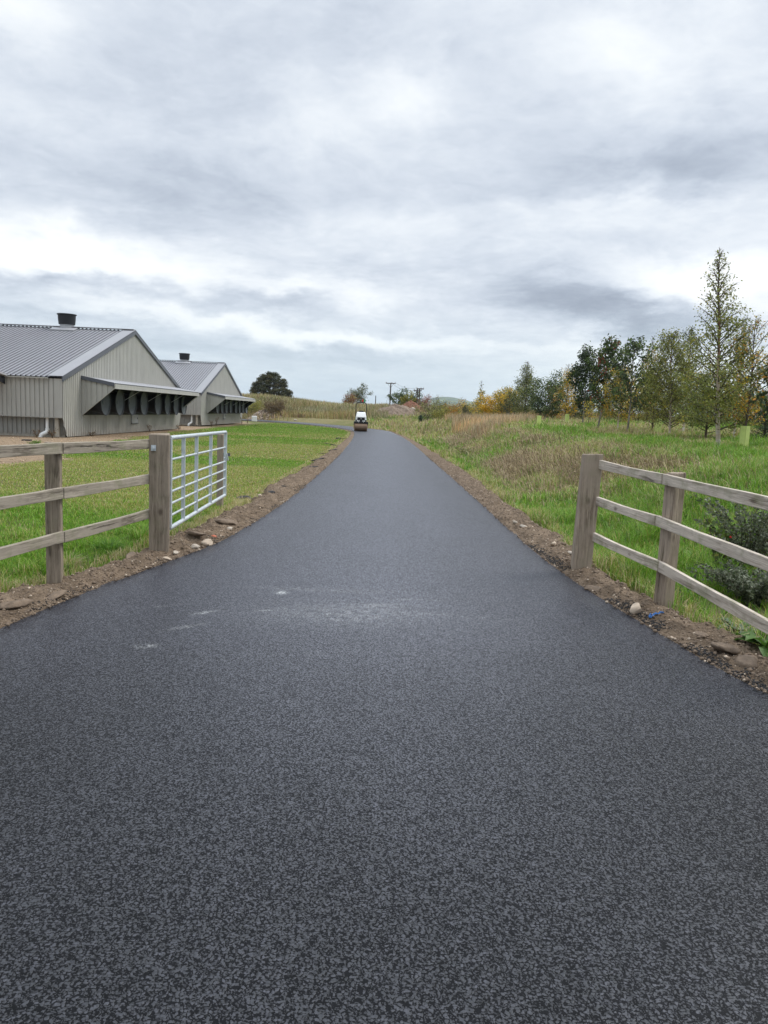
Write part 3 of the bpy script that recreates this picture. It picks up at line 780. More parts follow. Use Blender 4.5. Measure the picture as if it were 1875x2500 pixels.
# ---------------------------------------------------------------- road roller
def roller():
    x0, y0 = -2.22, 61.6
    m_w = plain('white_paint', (.78, .78, .76), .3, 0, .04, 3); m_bk = plain('black_paint', (.012, .012, .013), .5, 0, .15, 5)
    m_drum = plain('brown_stained_drum', (.23, .15, .095), .5, .35, .22, 4); m_lamp = plain('lamp_glass', (.85, .85, .82), .15, 0, .02, 3)
    m_red = plain('red_beacon', (.55, .02, .015), .25); m_grn = plain('green_beacon', (.02, .36, .16), .25); m_tan = plain('pale_yellow_paint', (.55, .42, .22), .45)
    r = empty('road_roller', (x0, y0, .0), R(3), 'white and black tandem road roller parked on the drive at the bend', 'road roller')
    for yy, nm in ((.36, 'drum'), (2.05, 'drum')):
        mb = MB(); mb.lathe([(0, -.535), (.31, -.535), (.355, -.515), (.355, .515), (.31, .535), (0, .535)], (0, yy, .355), 'x', 40); d_ = mb.build(nm, m_drum, r, smooth=True)
        for sx in (-1, 1):
            mb = MB(); mb.box((sx * .575, yy, .42), (.06, .26, .36)); mb.build('drum_fork', m_tan, d_, bevel=.01)
    mb = MB(); mb.box((0, .14, .70), (1.16, .10, .10)); mb.box((0, .45, .76), (1.14, .7, .07)); mb.box((-.57, .5, .66), (.05, .75, .28)); mb.box((.57, .5, .66), (.05, .75, .28)); mb.box((0, 1.25, .62), (.8, 1.3, .3)); mb.build('frame', m_bk, r, bevel=.012)
    mb = MB(); mb.box((0, .19, .84), (.92, .16, .22)); lb = mb.build('light_bar', m_bk, r, bevel=.015)
    for lx in (-.30, -.17, .17, .30):
        mb = MB(); mb.lathe([(.0, .095), (.052, .10), (.055, .13)], (lx, 0, .86), 'y', 16); mb.build('headlight', m_lamp, lb, smooth=True)
    for lx in (-.2, .2):
        mb = MB(); mb.lathe([(.0, .095), (.028, .10), (.03, .13)], (lx, 0, .77), 'y', 12); mb.build('indicator', m_lamp, lb, smooth=True)
    # tapered hood
    mb = MB(); b0 = [(-.46, .22, .90), (.46, .22, .90), (.46, 1.15, .90), (-.46, 1.15, .90)]; t0 = [(-.33, .48, 1.55), (.33, .48, 1.55), (.35, 1.15, 1.6), (-.35, 1.15, 1.6)]; mid = [(-.43, .25, 1.2), (.43, .25, 1.2), (.44, 1.15, 1.2), (-.44, 1.15, 1.2)]
    mb.v = b0 + mid + t0
    for lv in (0, 4):
        for k in range(4): mb.f.append([lv + k, lv + (k + 1) % 4, lv + 4 + (k + 1) % 4, lv + 4 + k]); mb.m.append(0)
    mb.f += [[3, 2, 1, 0], [8, 9, 10, 11]]; mb.m += [0, 0]
    hd = mb.build('bonnet', m_w, r, bevel=.05)
    mb = MB(); mb.box((0, .215, 1.02), (.62, .05, .25)); gr = mb.build('grille', m_bk, hd, bevel=.01)
    mb = MB(); mb.box((0, .186, 1.05), (.055, .012, .055)); mb.build('badge', m_w, gr)
    mb = MB(); mb.box((0, 1.45, 1.2), (.5, .5, .14)); mb.box((0, 1.72, 1.42), (.5, .12, .45)); mb.build('seat', m_bk, r, bevel=.03)
    mb = MB(); mb.box((0, 1.12, 1.62), (.36, .16, .12)); mb.tube([(0, 1.15, 1.6), (0, 1.3, 1.68)], .03, 10); mb.lathe([(.16, -.012), (.185, -.012), (.185, .012), (.16, .012), (.16, -.012)], (0, 1.3, 1.69), 'z', 24); mb.build('steering_console', m_bk, r, bevel=.008)
    mb = MB(); mb.box((0, 1.5, .85), (1.0, .9, .1)); mb.box((0, 2.1, .95), (.9, .6, .35)); mb.build('rear_body', m_w, r, bevel=.03)
    mb = MB(); P = [(-.44, 1.3, .8), (-.44, 1.3, 2.12)]
    for k in range(1, 7): a = math.pi - k * math.pi / 12; P.append((-.24 + .20 * math.cos(a), 1.3, 2.14 + .24 * math.sin(a)))
    for k in range(0, 7): a = math.pi / 2 - k * math.pi / 12; P.append((.24 + .20 * math.cos(a), 1.3, 2.14 + .24 * math.sin(a)))
    P += [(.44, 1.3, .8)]
    mb.tube(P, .033, 12); rp = mb.build('roll_bar', m_bk, r, smooth=True)
    for lx, mm in ((.1, m_red), (.26, m_grn)):
        mb = MB(); mb.tube([(lx, 1.3, 2.38), (lx, 1.3, 2.46)], .018, 8); mb.lathe([(.055, 2.45), (.065, 2.48), (.065, 2.58), (.045, 2.62), (0, 2.63)], (lx, 1.3, 0), n=16); mb.build('beacon', mm, rp, smooth=True)
roller()

# ---------------------------------------------------------------- poles and wires
m_pole = plain('dark_timber_pole', (.075, .055, .045), .9, 0, .2, 3)
m_ins = plain('ceramic_insulator', (.30, .28, .26), .4)
m_wire = plain('dark_wire', (.10, .10, .11), .6)
def pole(px, py_top, Y, label, arms, uprights=(0,), r_=.15):
    top = at(px, py_top, Y); z0 = T(top[0], Y) - .6
    o = empty('utility_pole', (top[0], Y, z0), 0, label, 'utility pole')
    H_ = top[2] - z0
    for k, ux in enumerate(uprights):
        mb = MB(); mb.tube([(ux, k * 1.2, 0), (ux + .03, k * 1.2, H_ * (1 if k == 0 else 1.0))], [r_, r_ * .78], 10); mb.build('upright', m_pole, o, smooth=True)
    for k, (ax, az_, al) in enumerate(arms):
        mb = MB(); mb.box((ax, -.14 + (1.2 if k else 0) * (len(uprights) > 1), H_ - az_), (al, .13, .16)); am = mb.build('crossarm', m_pole, o)
        for s in (-.46, 0.12, .46):
            mb = MB(); mb.lathe([(.05, H_ - az_ + .08), (.08, H_ - az_ + .14), (.05, H_ - az_ + .26), (.0, H_ - az_ + .3)], (ax + s * al, -.14, 0), n=8); mb.build('insulator', m_ins, am)
        if len(uprights) == 1:
            mb = MB()
            for s in (-1, 1): mb.bar((s * al * .32, -.15, H_ - az_), (0, -.15, H_ - az_ - .9), .05, .05)
            mb.build('brace', m_pole, am)
    return o, top
p1, t1 = pole(954, 934.5, 150, 'single timber utility pole with one crossarm left of the bushes', [(0, .12, 1.95)])
p2, t2 = pole(1024.5, 948, 131, 'twin timber utility pole with two crossarms right of the bushes', [(.1, .1, 1.25), (-.28, .38, 1.4)], (0, -.34), .11)
def wire(name, a, b_, sag, label, r_=.02):
    P = [Vector(a).lerp(Vector(b_), k / 14) - Vector((0, 0, sag * 4 * (k / 14) * (1 - k / 14))) for k in range(15)]
    mb = MB(); mb.tube(P, r_, 5); o = mb.build(name, m_wire); tag(o, label, 'wire'); return o
wire('overhead_wire', (t1[0] + .85, 150, t1[2] + .1), (t2[0] - .4, 131, t2[2] + .1), .5, 'upper overhead wire strung from the single pole to the twin pole')
wire('overhead_wire', (t1[0] + .3, 150, t1[2] - .1), (t2[0] - .8, 131, t2[2] - .3), .6, 'lower overhead wire strung from the single pole to the twin pole')
wire('stay_wire', (t1[0] - .05, 149.8, t1[2] - 1.3), tuple(at(941, 990, 149)), 0, 'slanting stay wire bracing the single utility pole')
pp = at(917.5, 966, 140); mb = MB(); mb.tube([(0, 0, 0), (0, 0, pp[2] - T(pp[0], 140) + .5)], [.09, .075], 8)
tag(mb.build('marker_post', m_pole, loc=(pp[0], 140, T(pp[0], 140) - .5)), 'short bare post standing alone on the ridge left of the utility poles', 'post')

# ---------------------------------------------------------------- stones, chunks and clutter
def lump(r_, sx, sy, sz, seed, sub=2, rough=.35):
    bm = bmesh.new(); bmesh.ops.create_icosphere(bm, subdivisions=sub, radius=1)
    for f_ in (2.2, 5.0):
        for v in bm.verts: v.co *= 1 + (.30 if f_ < 3 else .16) * (float(vn(v.co.x * f_ + seed * 3.1, v.co.y * f_ + v.co.z * f_ * 1.7, seed)) - .5)
    rr = random.Random(seed); dirs = [Vector((rr.uniform(-1, 1), rr.uniform(-1, 1), rr.uniform(-1, 1))).normalized() for _ in range(9)]; cut = [rr.uniform(.55, .95) for _ in dirs]
    for v in bm.verts:
        c = v.co.copy()
        for d_, k in zip(dirs, cut):
            q = c.dot(d_)
            if q > k: c -= d_ * (q - k)
        c *= 1 + rr.uniform(-.05, .05) * rough
        v.co = Vector((c.x * sx, c.y * sy, c.z * sz)) * r_
    V = np.array([v.co[:] for v in bm.verts]); F_ = np.array([[v.index for v in f.verts] for f in bm.faces]); bm.free()
    return V, F_
m_stone = plain('pale_stone', (.46, .37, .28), .85, 0, .25, 14, .4); m_stone2 = plain('cream_stone', (.43, .37, .30), .85, 0, .2, 14, .4)
m_brick = plain('red_brick', (.45, .13, .07), .85, 0, .25, 14, .3); m_tar = plain('old_asphalt', (.035, .033, .032), .9, 0, .35, 30, .6); m_clod = plain('dry_soil_clod', (.17, .125, .088), .95, 0, .3, 30, .6)
def stone(name, px, py, r_, dims, mat, label, cat, seed, lift=.3, group=None, rz=None):
    g_ = on_ground(px, py, .02); x, y = g_[0], g_[1]
    for _ in range(3):
        z = ground_z(x, y); g_ = on_ground(px, py, z + dims[2] * r_ * .3); x, y = g_[0], g_[1]
    V, F_ = lump(r_, *dims, seed, 3, .6)
    o = np_mesh(name, V, [F_], mat); o.location = (x, y, ground_z(x, y) + dims[2] * r_ * lift); o.rotation_euler = (random.uniform(-.25, .25), random.uniform(-.25, .25), random.uniform(0, 6) if rz is None else rz)
    tag(o, label, cat, group)
stone('stone', 1553, 1482, .075, (1, .8, .85), m_stone, 'pale rounded stone by the asphalt in front of the second right fence post', 'stone', 1, .75)
stone('stone', 505, 1311, .075, (1.0, .6, .7), m_stone, 'pinkish angular stone on the soil beside the red brick scrap', 'stone', 2, .5)
stone('brick_fragment', 523, 1309, .045, (1.3, .6, .6), m_brick, 'small red brick fragment lying on the soil below the gate', 'brick', 3)
stone('stone', 476, 1337, .05, (1.1, .7, .6), m_stone2, 'whitish stone at the asphalt edge below the pinkish stone', 'stone', 4)
stone('stone', 429, 1357, .038, (1.3, .8, .6), m_stone2, 'small cream stone at the asphalt edge just right of the left gate post', 'stone', 5)
stone('stone', 405, 1363, .05, (1.2, .7, .5), m_stone, 'tan stone at the foot of the left gate post, on the asphalt edge', 'stone', 6)
stone('stone', 560, 1292, .055, (1, .7, .7), m_stone2, 'pale stone at the asphalt edge right of the red brick scrap', 'stone', 8)
stone('stone', 636, 1210, .055, (1, .7, .7), m_stone, 'lone tan stone on the soil beyond the free end of the gate', 'stone', 9)
stone('stone', 1353, 1325, .08, (1.3, .5, .45), m_stone, 'long tan stone lying left of the right gate post', 'stone', 10)
stone('stone', 1372, 1328, .06, (1.1, .6, .5), m_clod, 'dull brown stone touching the long tan one by the right gate post', 'stone', 11)
stone('stone', 1278, 1286, .06, (1.2, .6, .4), m_stone2, 'whitish flat stone on the right verge, short way before the gate post', 'stone', 12)
stone('stone', 1258, 1276, .04, (1, .7, .7), m_stone2, 'smallest whitish stone on the right verge beside the flat one', 'stone', 13)
stone('stone', 1391, 1351, .045, (1.3, .6, .5), m_stone2, 'pale stone close against the foot of the right gate post', 'stone', 14)
stone('asphalt_chunk', 596, 1218, .13, (1.5, .6, .4), m_tar, 'large dark broken asphalt slab lying just past the gate end', 'asphalt chunk', 21, .5)
stone('asphalt_chunk', 662, 1203, .09, (1, .7, .5), m_tar, 'dark asphalt lump on the left verge right of the lone tan stone', 'asphalt chunk', 22)
for k, (px, py, r_, lab) in enumerate([(762, 1141, .16, 'black asphalt scrap on the left verge, nearest of the lawn edge scraps'), (776, 1122, .2, 'long thin black asphalt scrap on the lawn edge beyond the nearest scrap'), (783, 1108, .2, 'pair-like low black asphalt scrap lying in the lawn edge grass'),
        (812, 1098, .2, 'black asphalt scrap halfway along the far left verge'), (820, 1088, .28, 'widest black asphalt scrap on the far left verge'), (834, 1071, .34, 'black asphalt scrap on the left verge nearest the bend'), (802, 1084, .18, 'small black asphalt scrap out on the lawn near the bend'), (690, 1188, .10, 'small black asphalt lump on bare soil at the lawn corner')]):
    stone('asphalt_chunk', px, py, r_ * .72, (1.6, .5, .22), m_tar, lab, 'asphalt chunk', 30 + k, .4, 'broken asphalt along the lawn edge', rz=random.uniform(-.3, .3))
for k, (px, py, r_, dm, lab) in enumerate([(1775, 1582, .12, (1.3, .8, .35), 'largest flat brown soil slab on the right verge under the fence'), (1822, 1608, .10, (1.2, .9, .4), 'flat brown soil slab on the right verge, lowest in view'), (1712, 1544, .07, (1.5, .7, .3), 'thin brown soil flake on the right verge above the big slab'), (1448, 1440, .07, (1.3, .8, .3), 'brown soil flake at the asphalt edge below the right gate post'),
        (132, 1446, .085, (1.5, .8, .3), 'brown soil slab at the foot of the thinner left fence post'), (40, 1474, .09, (1.5, .8, .35), 'dark brown soil clod on the left verge by the picture edge'), (320, 1358, .07, (1.5, .8, .35), 'dark soil clod on the verge left of the left gate post'), (478, 1303, .12, (1.6, .7, .3), 'dark soil slab left of the pinkish stone below the gate'), (558, 1275, .13, (1.5, .8, .3), 'brown soil slab on the bank below the middle of the gate')]):
    stone('soil_clod', px, py, r_, dm, m_clod, lab, 'clod', 60 + k, .4)
# blue twine scrap
m_blue = plain('blue_twine', (.03, .13, .36), .6, 0, .3, 40)
g0 = on_ground(1602, 1503, .03)
mb = MB()
for k in range(3):
    P = [(g0[0] + (i - 4) * .019, g0[1] + .012 * math.sin(i * 1.3 + k * 2) + (i - 4) * .012, 0) for i in range(9)]
    P = [(x, y, ground_z(x, y) + .014 + .006 * math.sin(i * 2 + k)) for i, (x, y, _) in enumerate(P)]
    mb.tube(P, .005, 6)
tag(mb.build('twine_scrap', m_blue, smooth=True), 'frayed bright blue twine scrap on the soil under the right fence', 'twine')
# scraps by the sheds
def box_thing(name, px, py, Y, size, mat, label, cat, rz=0.0, bevel=.01):
    p = at(px, py, Y); z = T(p[0], Y); mb = MB(); mb.box((0, 0, size[2] / 2), size)
    o = mb.build(name, mat, bevel=bevel); o.location = (p[0], Y, z); o.rotation_euler = (0, 0, rz); tag(o, label, cat); return o
box_thing('dark_board', 65, 1071, 28.6, (.32, .2, .05), m_tar, 'short black board lying on bare earth near the white pipe', 'board', .1)
box_thing('white_tub', 621, 1024, 90, (.62, .5, .68), m_white_pipe, 'white plastic tub standing beside the rubble at the far shed', 'tub', .2, .08)
p = at(560, 1032, 75); V, F_ = lump(.32, 1.2, .8, .65, 91); o = np_mesh('rubbish_sack', V, [F_], m_black, smooth=True); o.location = (p[0] - .3, 70, T(p[0], 70) + .12); tag(o, 'black rubbish sack slumped against the far shed gable', 'sack')
def heap(name, cx_, cy_, rx, ry, h, mat, label, cat, seed):
    n = 70; a = np.linspace(-1, 1, n); uu, vv_ = np.meshgrid(a, a, indexing='ij'); rr = np.sqrt(uu ** 2 + vv_ ** 2)
    x = cx_ + uu * rx; y = cy_ + vv_ * ry
    e = np.clip(1 - rr, 0, 1)
    z = terrain(x, y) - .12 + h * (e ** .85) * (.65 + .7 * fbm(x * .8, y * .8, seed)) + .22 * h * (fbm(x * 3.2, y * 3.2, seed + 2) - .5) * (e > 0)
    o = np_mesh(name, np.stack([x, y, z], -1).reshape(-1, 3), [grid_faces(n, n)], mat, smooth=False); tag(o, label, cat)
    return o
m_heap, t, b = new_mat('heaped_spoil')
n = t.noise(t.coord(), 3, 6, .75); v_ = t.voro(t.coord(), 4.5, out='Color')
t.put(b.inputs['Base Color'], t.mix(t.math('MULTIPLY', t.sep(v_)[0], .55), t.ramp(n, [(.3, (.085, .062, .045)), (.5, (.17, .125, .09)), (.7, (.25, .195, .145))]), (.24, .18, .135))); b.inputs['Roughness'].default_value = 1
m_rubble, t, b = new_mat('rubble')
v_ = t.sep(t.voro(t.coord(), 5, out='Color'))[0]
t.put(b.inputs['Base Color'], t.ramp(v_, [(0, (.12, .09, .065)), (.4, (.26, .19, .13)), (.75, (.38, .31, .235)), (1, (.5, .46, .4))], 'CONSTANT')); b.inputs['Roughness'].default_value = 1
m_redsoil = plain('red_spoil', (.17, .075, .045), 1, 0, .3, 3, .3)
q = at(962, 1015, 104); heap('soil_heap', q[0], 103, 3.8, 2.6, 1.55, m_heap, 'long heap of stony brown spoil behind the road roller', 'soil heap', 101)
q = at(1008, 1012, 108); heap('soil_heap', q[0] - .4, 108, 2.6, 1.8, 1.5, m_redsoil, 'dark red-brown soil heap right of the stony heap', 'soil heap', 103)
q = at(648, 1022, 101); heap('rubble_heap', q[0], 101, 2.9, 1.8, 1.15, m_rubble, 'pale broken rubble heap beside the far shed', 'rubble heap', 105)
q = at(684, 1022, 102); heap('rubble_heap', q[0], 102.5, 1.6, 1.3, .9, m_heap, 'dull brown rubble heap right of the pale one', 'rubble heap', 107)
for px, py, Y, r_, lab in ((1008, 1000, 104, .38, 'big white boulder on top of the red-brown soil heap'), (981, 999, 104, .2, 'small white rock on the stony heap left of the big boulder'), (722, 1026, 97, .25, 'white rock lying at the road edge near the pallets')):
    p = at(px, py, Y); V, F_ = lump(r_, 1.2, .8, .8, int(px)); o = np_mesh('boulder', V, [F_], m_stone2); o.location = p; tag(o, lab, 'rock')
# stacked pallets
m_pal = plain('pallet_wood', (.27, .17, .11), .9, 0, .3, 6)
q = at(738, 1024, 99.5); zq = T(q[0], 99.5)
for k, (dzp, rz, lab) in enumerate(((0, .1, 'reddish wooden pallet at the bottom of the stack by the rubble'), (.2, .2, 'reddish wooden pallet in the middle of the stack by the rubble'), (.4, .05, 'reddish wooden pallet on top of the stack by the rubble'))):
    o = empty('pallet', (q[0], 99.5, zq + dzp), rz, lab, 'pallet', 'pallets stacked by the rubble')
    mb = MB()
    for i in range(6): mb.box((0, -.5 + i * .2, .165), (1.25, .11, .022))
    mb.build('deck', m_pal, o)
    mb = MB()
    for yy in (-.5, 0, .5): mb.box((0, yy, .012), (1.25, .1, .022)); [mb.box((xx, yy, .088), (.13, .1, .13)) for xx in (-.55, 0, .55)]
    mb.build('block_base', m_pal, o)
# loose grit on the soil
def scatter_lumps(name, P, r_, mat, seed, label, cat):
    V0, F0 = lump(1, 1, .8, .65, seed, 1, 1.0)
    n = len(P); a = rng.uniform(0, 6.28, n); ca, sa = np.cos(a), np.sin(a)
    X_ = V0[None] * r_[:, None, None] * rng.uniform(.75, 1.25, (n, 1, 3))
    x = X_[..., 0] * ca[:, None] - X_[..., 1] * sa[:, None]; y = X_[..., 0] * sa[:, None] + X_[..., 1] * ca[:, None]
    V = np.stack([x, y, X_[..., 2]], -1) + P[:, None, :]
    F_ = (F0[None] + (np.arange(n) * len(V0))[:, None, None]).reshape(-1, 3)
    o = np_mesh(name, V.reshape(-1, 3), [F_], mat); tag(o, label, cat, kind='stuff'); return o
def verge_points(side, n, y0, y1, pw=1.6):
    y = y0 + (y1 - y0) * rng.random(n) ** pw; tt = rng.random(n) - .05
    e = xl(y) if side < 0 else xr(y); wd = (wl(y) if side < 0 else wr(y)) * (1.12 + .5 * (fbm(y * .8, y * 0, 91 + side) - .5))
    x = e + side * (-.03 + tt * wd)
    z = verge_z(y, tt, side, x) + sm(.4, 1, tt) * np.clip(terrain(e + side * wd, y) + .05, 0, 2)
    z = np.where(tt < .05, .002, z)
    return np.stack([x, y, z], 1)
for side, nm in ((-1, 'left'), (1, 'right')):
    P = verge_points(side, 15000, 3.5, 30, 2.0); r_ = .003 + .02 * rng.random(len(P)) ** 6; P[:, 2] += r_ * .2
    scatter_lumps('soil_crumbs', P, r_, m_clod, 5, 'loose brown soil crumbs on the verge by the %s' % ('lawn' if side < 0 else 'bank'), 'crumbs')
    P = verge_points(side, 900, 3.5, 30); r_ = .005 + .016 * rng.random(len(P)) ** 3; P[:, 2] += r_ * .2
    scatter_lumps('verge_gravel', P, r_, m_stone, 6, 'scattered pale grit on the verge by the %s' % ('lawn' if side < 0 else 'bank'), 'gravel')
# crumbs of fresh tarmac spilled over the right edge
for side, n_, y1, off, lab in ((1, 5200, 9.5, .025, 'black asphalt crumbs spilled on the soil at the right road edge'), (-1, 2600, 16, .015, 'black asphalt crumbs strewn along the left road edge')):
    y = 4.3 + (y1 - 4.3) * rng.random(n_) ** 1.3; x = (xr(y) if side > 0 else xl(y)) + side * np.abs(rng.normal(0, off + .03, n_)) - side * .01
    k = fbm(y * 2.2, y * 0 + side, 121) > (.40 if side > 0 else .5); x, y = x[k], y[k]
    z = np.array([ground_z(a_, b_) for a_, b_ in zip(x, y)])
    scatter_lumps('asphalt_crumbs', np.stack([x, y, z + .003], 1), .003 + .009 * rng.random(len(x)) ** 2.5, m_tar, 9, lab, 'crumbs')
# straw and chip litter on the earth round the sheds
m_chip = plain('straw_chip', (.38, .28, .18), .9, 0, .3, 10)
n = 4200; y = 17 + 60 * rng.random(n) ** 1.5; x = dirt_line(y) - rng.random(n) * 6
k = (x > -19) & ((y < 31.3) | ((x > -13.6) & (y < 51)) | ((y > 51) & (y < 59) & (x > -17)) | ((y > 59) & (x > -14.6))); x, y = x[k], y[k]
scatter_lumps('wood_chips', np.stack([x, y, terrain(x, y) + .01], 1), .012 + .035 * rng.random(len(x)) ** 3, m_chip, 10, 'pale chips and straw littered on the bare earth by the sheds', 'litter')

# ---------------------------------------------------------------- grass
def blades(name, P, h, wd, lean, c, tip, label, cat, mat=None, az=None):
    n = len(P); a = rng.uniform(0, 2 * np.pi, n) if az is None else az
    dx_, dy_ = np.cos(a), np.sin(a); fa = a + np.pi / 2 + rng.normal(0, .5, n); sx, sy = np.cos(fa) * wd / 2, np.sin(fa) * wd / 2
    V = np.zeros((n, 5, 3)); lz = np.sqrt(np.clip(1 - np.clip(lean, 0, .98) ** 2, .02, 1))
    V[:, 0] = P + np.stack([-sx, -sy, sx * 0 - .01], 1); V[:, 1] = P + np.stack([sx, sy, sx * 0 - .01], 1)
    m1 = P + np.stack([dx_ * lean * h * .3, dy_ * lean * h * .3, h * .62 * (.5 + .5 * lz)], 1)
    V[:, 2] = m1 + np.stack([sx, sy, sx * 0], 1) * .8; V[:, 3] = m1 - np.stack([sx, sy, sx * 0], 1) * .8
    V[:, 4] = P + np.stack([dx_ * lean * h, dy_ * lean * h, h * lz], 1)
    i = np.arange(n) * 5
    C = np.zeros((n, 5, 3)); C[:, :2] = c[:, None]; C[:, 2:4] = (c * .6 + tip * .4)[:, None]; C[:, 4] = tip
    o = np_mesh(name, V.reshape(-1, 3), [np.stack([i, i + 1, i + 2, i + 3], 1), np.stack([i + 3, i + 2, i + 4], 1)], mat or m_grass, col=C.reshape(-1, 3))
    tag(o, label, cat, kind='stuff'); return o
GR = np.array([.115, .262, .017]); GR2 = np.array([.185, .335, .035]); YG = np.array([.33, .31, .09]); ST = np.array([.47, .39, .22]); DEAD = np.array([.27, .20, .13]); DK = np.array([.065, .145, .024])
def pick(n, cols, wts):
    k = rng.choice(len(cols), n, p=np.array(wts) / sum(wts)); return np.array(cols)[k] * rng.uniform(.78, 1.25, (n, 1))
def in_view(x, y, mx=.56): return (np.abs(x) < mx * y + .6) & (y > 3.8)
def tufty(x, y, sc, seed): return fbm(x * sc, y * sc, seed, 3)
def lawn(y0, y1, dens_, hs, ws, x_lim):
    A = (y1 - y0) * (-1.6 + x_lim); n = int(A * dens_)
    x = -x_lim + (x_lim - 1.6) * rng.random(n); y = y0 + (y1 - y0) * rng.random(n)
    edge = xl(y) - wl(y) * (.95 + .5 * (fbm(x * 1.6, y * 1.6, 131) - .5) * 2)
    k = in_view(x, y) & (x < edge + .05 * rng.normal(size=n)) & (rng.random(n) > left_dirt(x, y)) & (x > -40)
    k &= ~((x < -13.3) & (y > 31)) | (x > -13.3)
    k &= rng.random(n) < (.45 + .55 * sm(.25, .5, tufty(x, y, 1.7, 133)))
    x, y = x[k], y[k]; n = len(x)
    P = np.stack([x, y, terrain(x, y)], 1)
    lush = 1 - sm(8.5, 14, y); far = sm(.33, .55, fbm(x * .16 + y * .05, y * .22, 135, 3)) * (1 - lush) * .95 + sm(.55, .7, tufty(x, y, .8, 136)) * .25
    far = np.clip(far * (1 - .75 * sm(40, 60, y)), 0, 1)
    c = pick(n, [GR, GR2, DK, YG], [.42, .36, .12, .1]); c2 = pick(n, [YG, GR2, ST], [.55, .25, .2])
    c = np.where((rng.random(n) < far)[:, None], c2, c)
    fringe = sm(.25, 0, (xl(y) - wl(y)) - x - .1) * (rng.random(n) < .45)
    c = np.where(fringe[:, None] > .5, pick(n, [ST, YG], [.7, .3]), c)
    long_ = 1 + 1.1 * lush * sm(.5, .7, tufty(x, y, 2.2, 137)) + .6 * fringe
    h = hs * rng.uniform(.55, 1.25, n) * long_; wd = ws * rng.uniform(.7, 1.3, n)
    return P, h, wd, rng.uniform(.25, .85, n), c, c * 1.1 + np.array([.03, .03, .0])
def join(*parts): return [np.concatenate(q) for q in zip(*parts)]
L = join(lawn(4.6, 8.5, 5200, .075, .0055, 5.5), lawn(8.5, 13, 3300, .058, .007, 8), lawn(13, 22, 1300, .042, .011, 12), lawn(22, 38, 420, .042, .022, 14), lawn(38, 64, 150, .045, .04, 16), lawn(64, 92, 60, .05, .07, 24))
blades('lawn_grass', *L, 'mown green lawn grass with yellowed patches left of the drive', 'grass')

def bank(y0, y1, dens_, hs, ws, x_lim):
    A = (y1 - y0) * (x_lim + 2.5); n = int(A * dens_)
    x = -2.5 + (x_lim + 2.5) * rng.random(n); y = y0 + (y1 - y0) * rng.random(n)
    dr = x - xr(y); e = wr(y) * (.95 + 1.0 * (fbm(x * 1.3, y * 1.3, 141) - .5))
    s_ = slump(x, y)
    k = in_view(x, y, .57) & (dr > e) & (rng.random(n) > s_ * .72) & (rng.random(n) < (.4 + .6 * sm(.25, .5, tufty(x, y, 1.9, 143))))
    # worn strip under the shrub by the fence
    k &= rng.random(n) > .88 * np.exp(-((x - 3.3) / .62) ** 4 - ((y - 6.3) / .75) ** 4)
    for gx_, gy_ in ((9.35, 19.3), (11.1, 29.8), (8.8, 40.8), (11.5, 45.8)): k &= np.hypot(x - gx_, (y - gy_) * .6) > .38
    x, y, dr, e, s_ = x[k], y[k], dr[k], e[k], s_[k]; n = len(x)
    P = np.stack([x, y, terrain(x, y)], 1)
    lushy = (1 - sm(9, 16, y)); low = np.exp(-((dr - 1.25) / .7) ** 2)
    drym = sm(.40, .6, fbm(x * .42 + 7, y * .26, 145, 4)) * (.12 + .8 * sm(11, 17, y)) + .35 * sm(14, 22, y) * np.exp(-((dr - 3.2) / 1.6) ** 2) + .5 * sm(36, 60, y) + .35 * s_
    drym = np.clip(drym - .45 * low * (y < 45), 0, .92)
    c = pick(n, [GR, GR2, DK, YG], [.42, .34, .12, .12]); c2 = pick(n, [ST, YG, DEAD, GR2], [.40, .27, .2, .13])
    c = np.where((rng.random(n) < drym)[:, None], c2, c)
    fringe = (dr < e + .25) & (rng.random(n) < .45); c = np.where(fringe[:, None], pick(n, [ST, YG], [.5, .5]), c)
    tall = 1 + .9 * sm(.5, .72, tufty(x, y, 1.1, 147)) - .35 * np.exp(-dr / .9)
    h = hs * rng.uniform(.5, 1.25, n) * tall; wd = ws * rng.uniform(.7, 1.3, n)
    lean = np.clip(rng.normal(.62, .2, n), .15, .96)
    tip = c * 1.08 + np.array([.035, .03, .008])
    return P, h, wd, lean, c, tip
B = join(bank(4.3, 8, 2600, .19, .0065, 6), bank(8, 13, 2200, .17, .008, 8.5), bank(13, 22, 950, .15, .012, 13.5), bank(22, 36, 360, .16, .02, 21), bank(36, 60, 110, .21, .036, 32), bank(60, 104, 34, .34, .06, 50))
blades('bank_grass', *B, 'long green and straw coloured grass growing over the right bank', 'grass')
# straw swept flat over the slumped bank face
n = 60000; y = 10 + 34 * rng.random(n) ** 1.3; x = xr(y) + 1.0 + 4.2 * rng.random(n)
k = rng.random(n) < (slump(x, y) * .9 + .10 * sm(12, 16, y)); x, y = x[k], y[k]; n = len(x)
az_ = np.pi + rng.normal(0, .7, n)
blades('dead_grass', np.stack([x, y, terrain(x, y) + .01], 1), (.28 * rng.uniform(.5, 1.4, n)), .007 + .0004 * y, np.clip(rng.normal(.86, .1, n), .4, .97), pick(n, [ST * .8, DEAD, DEAD * .7], [.35, .4, .25]), pick(n, [ST, DEAD], [.5, .5]), 'flattened dead grass over the slumped brown bank face', 'grass', m_dry, az_)
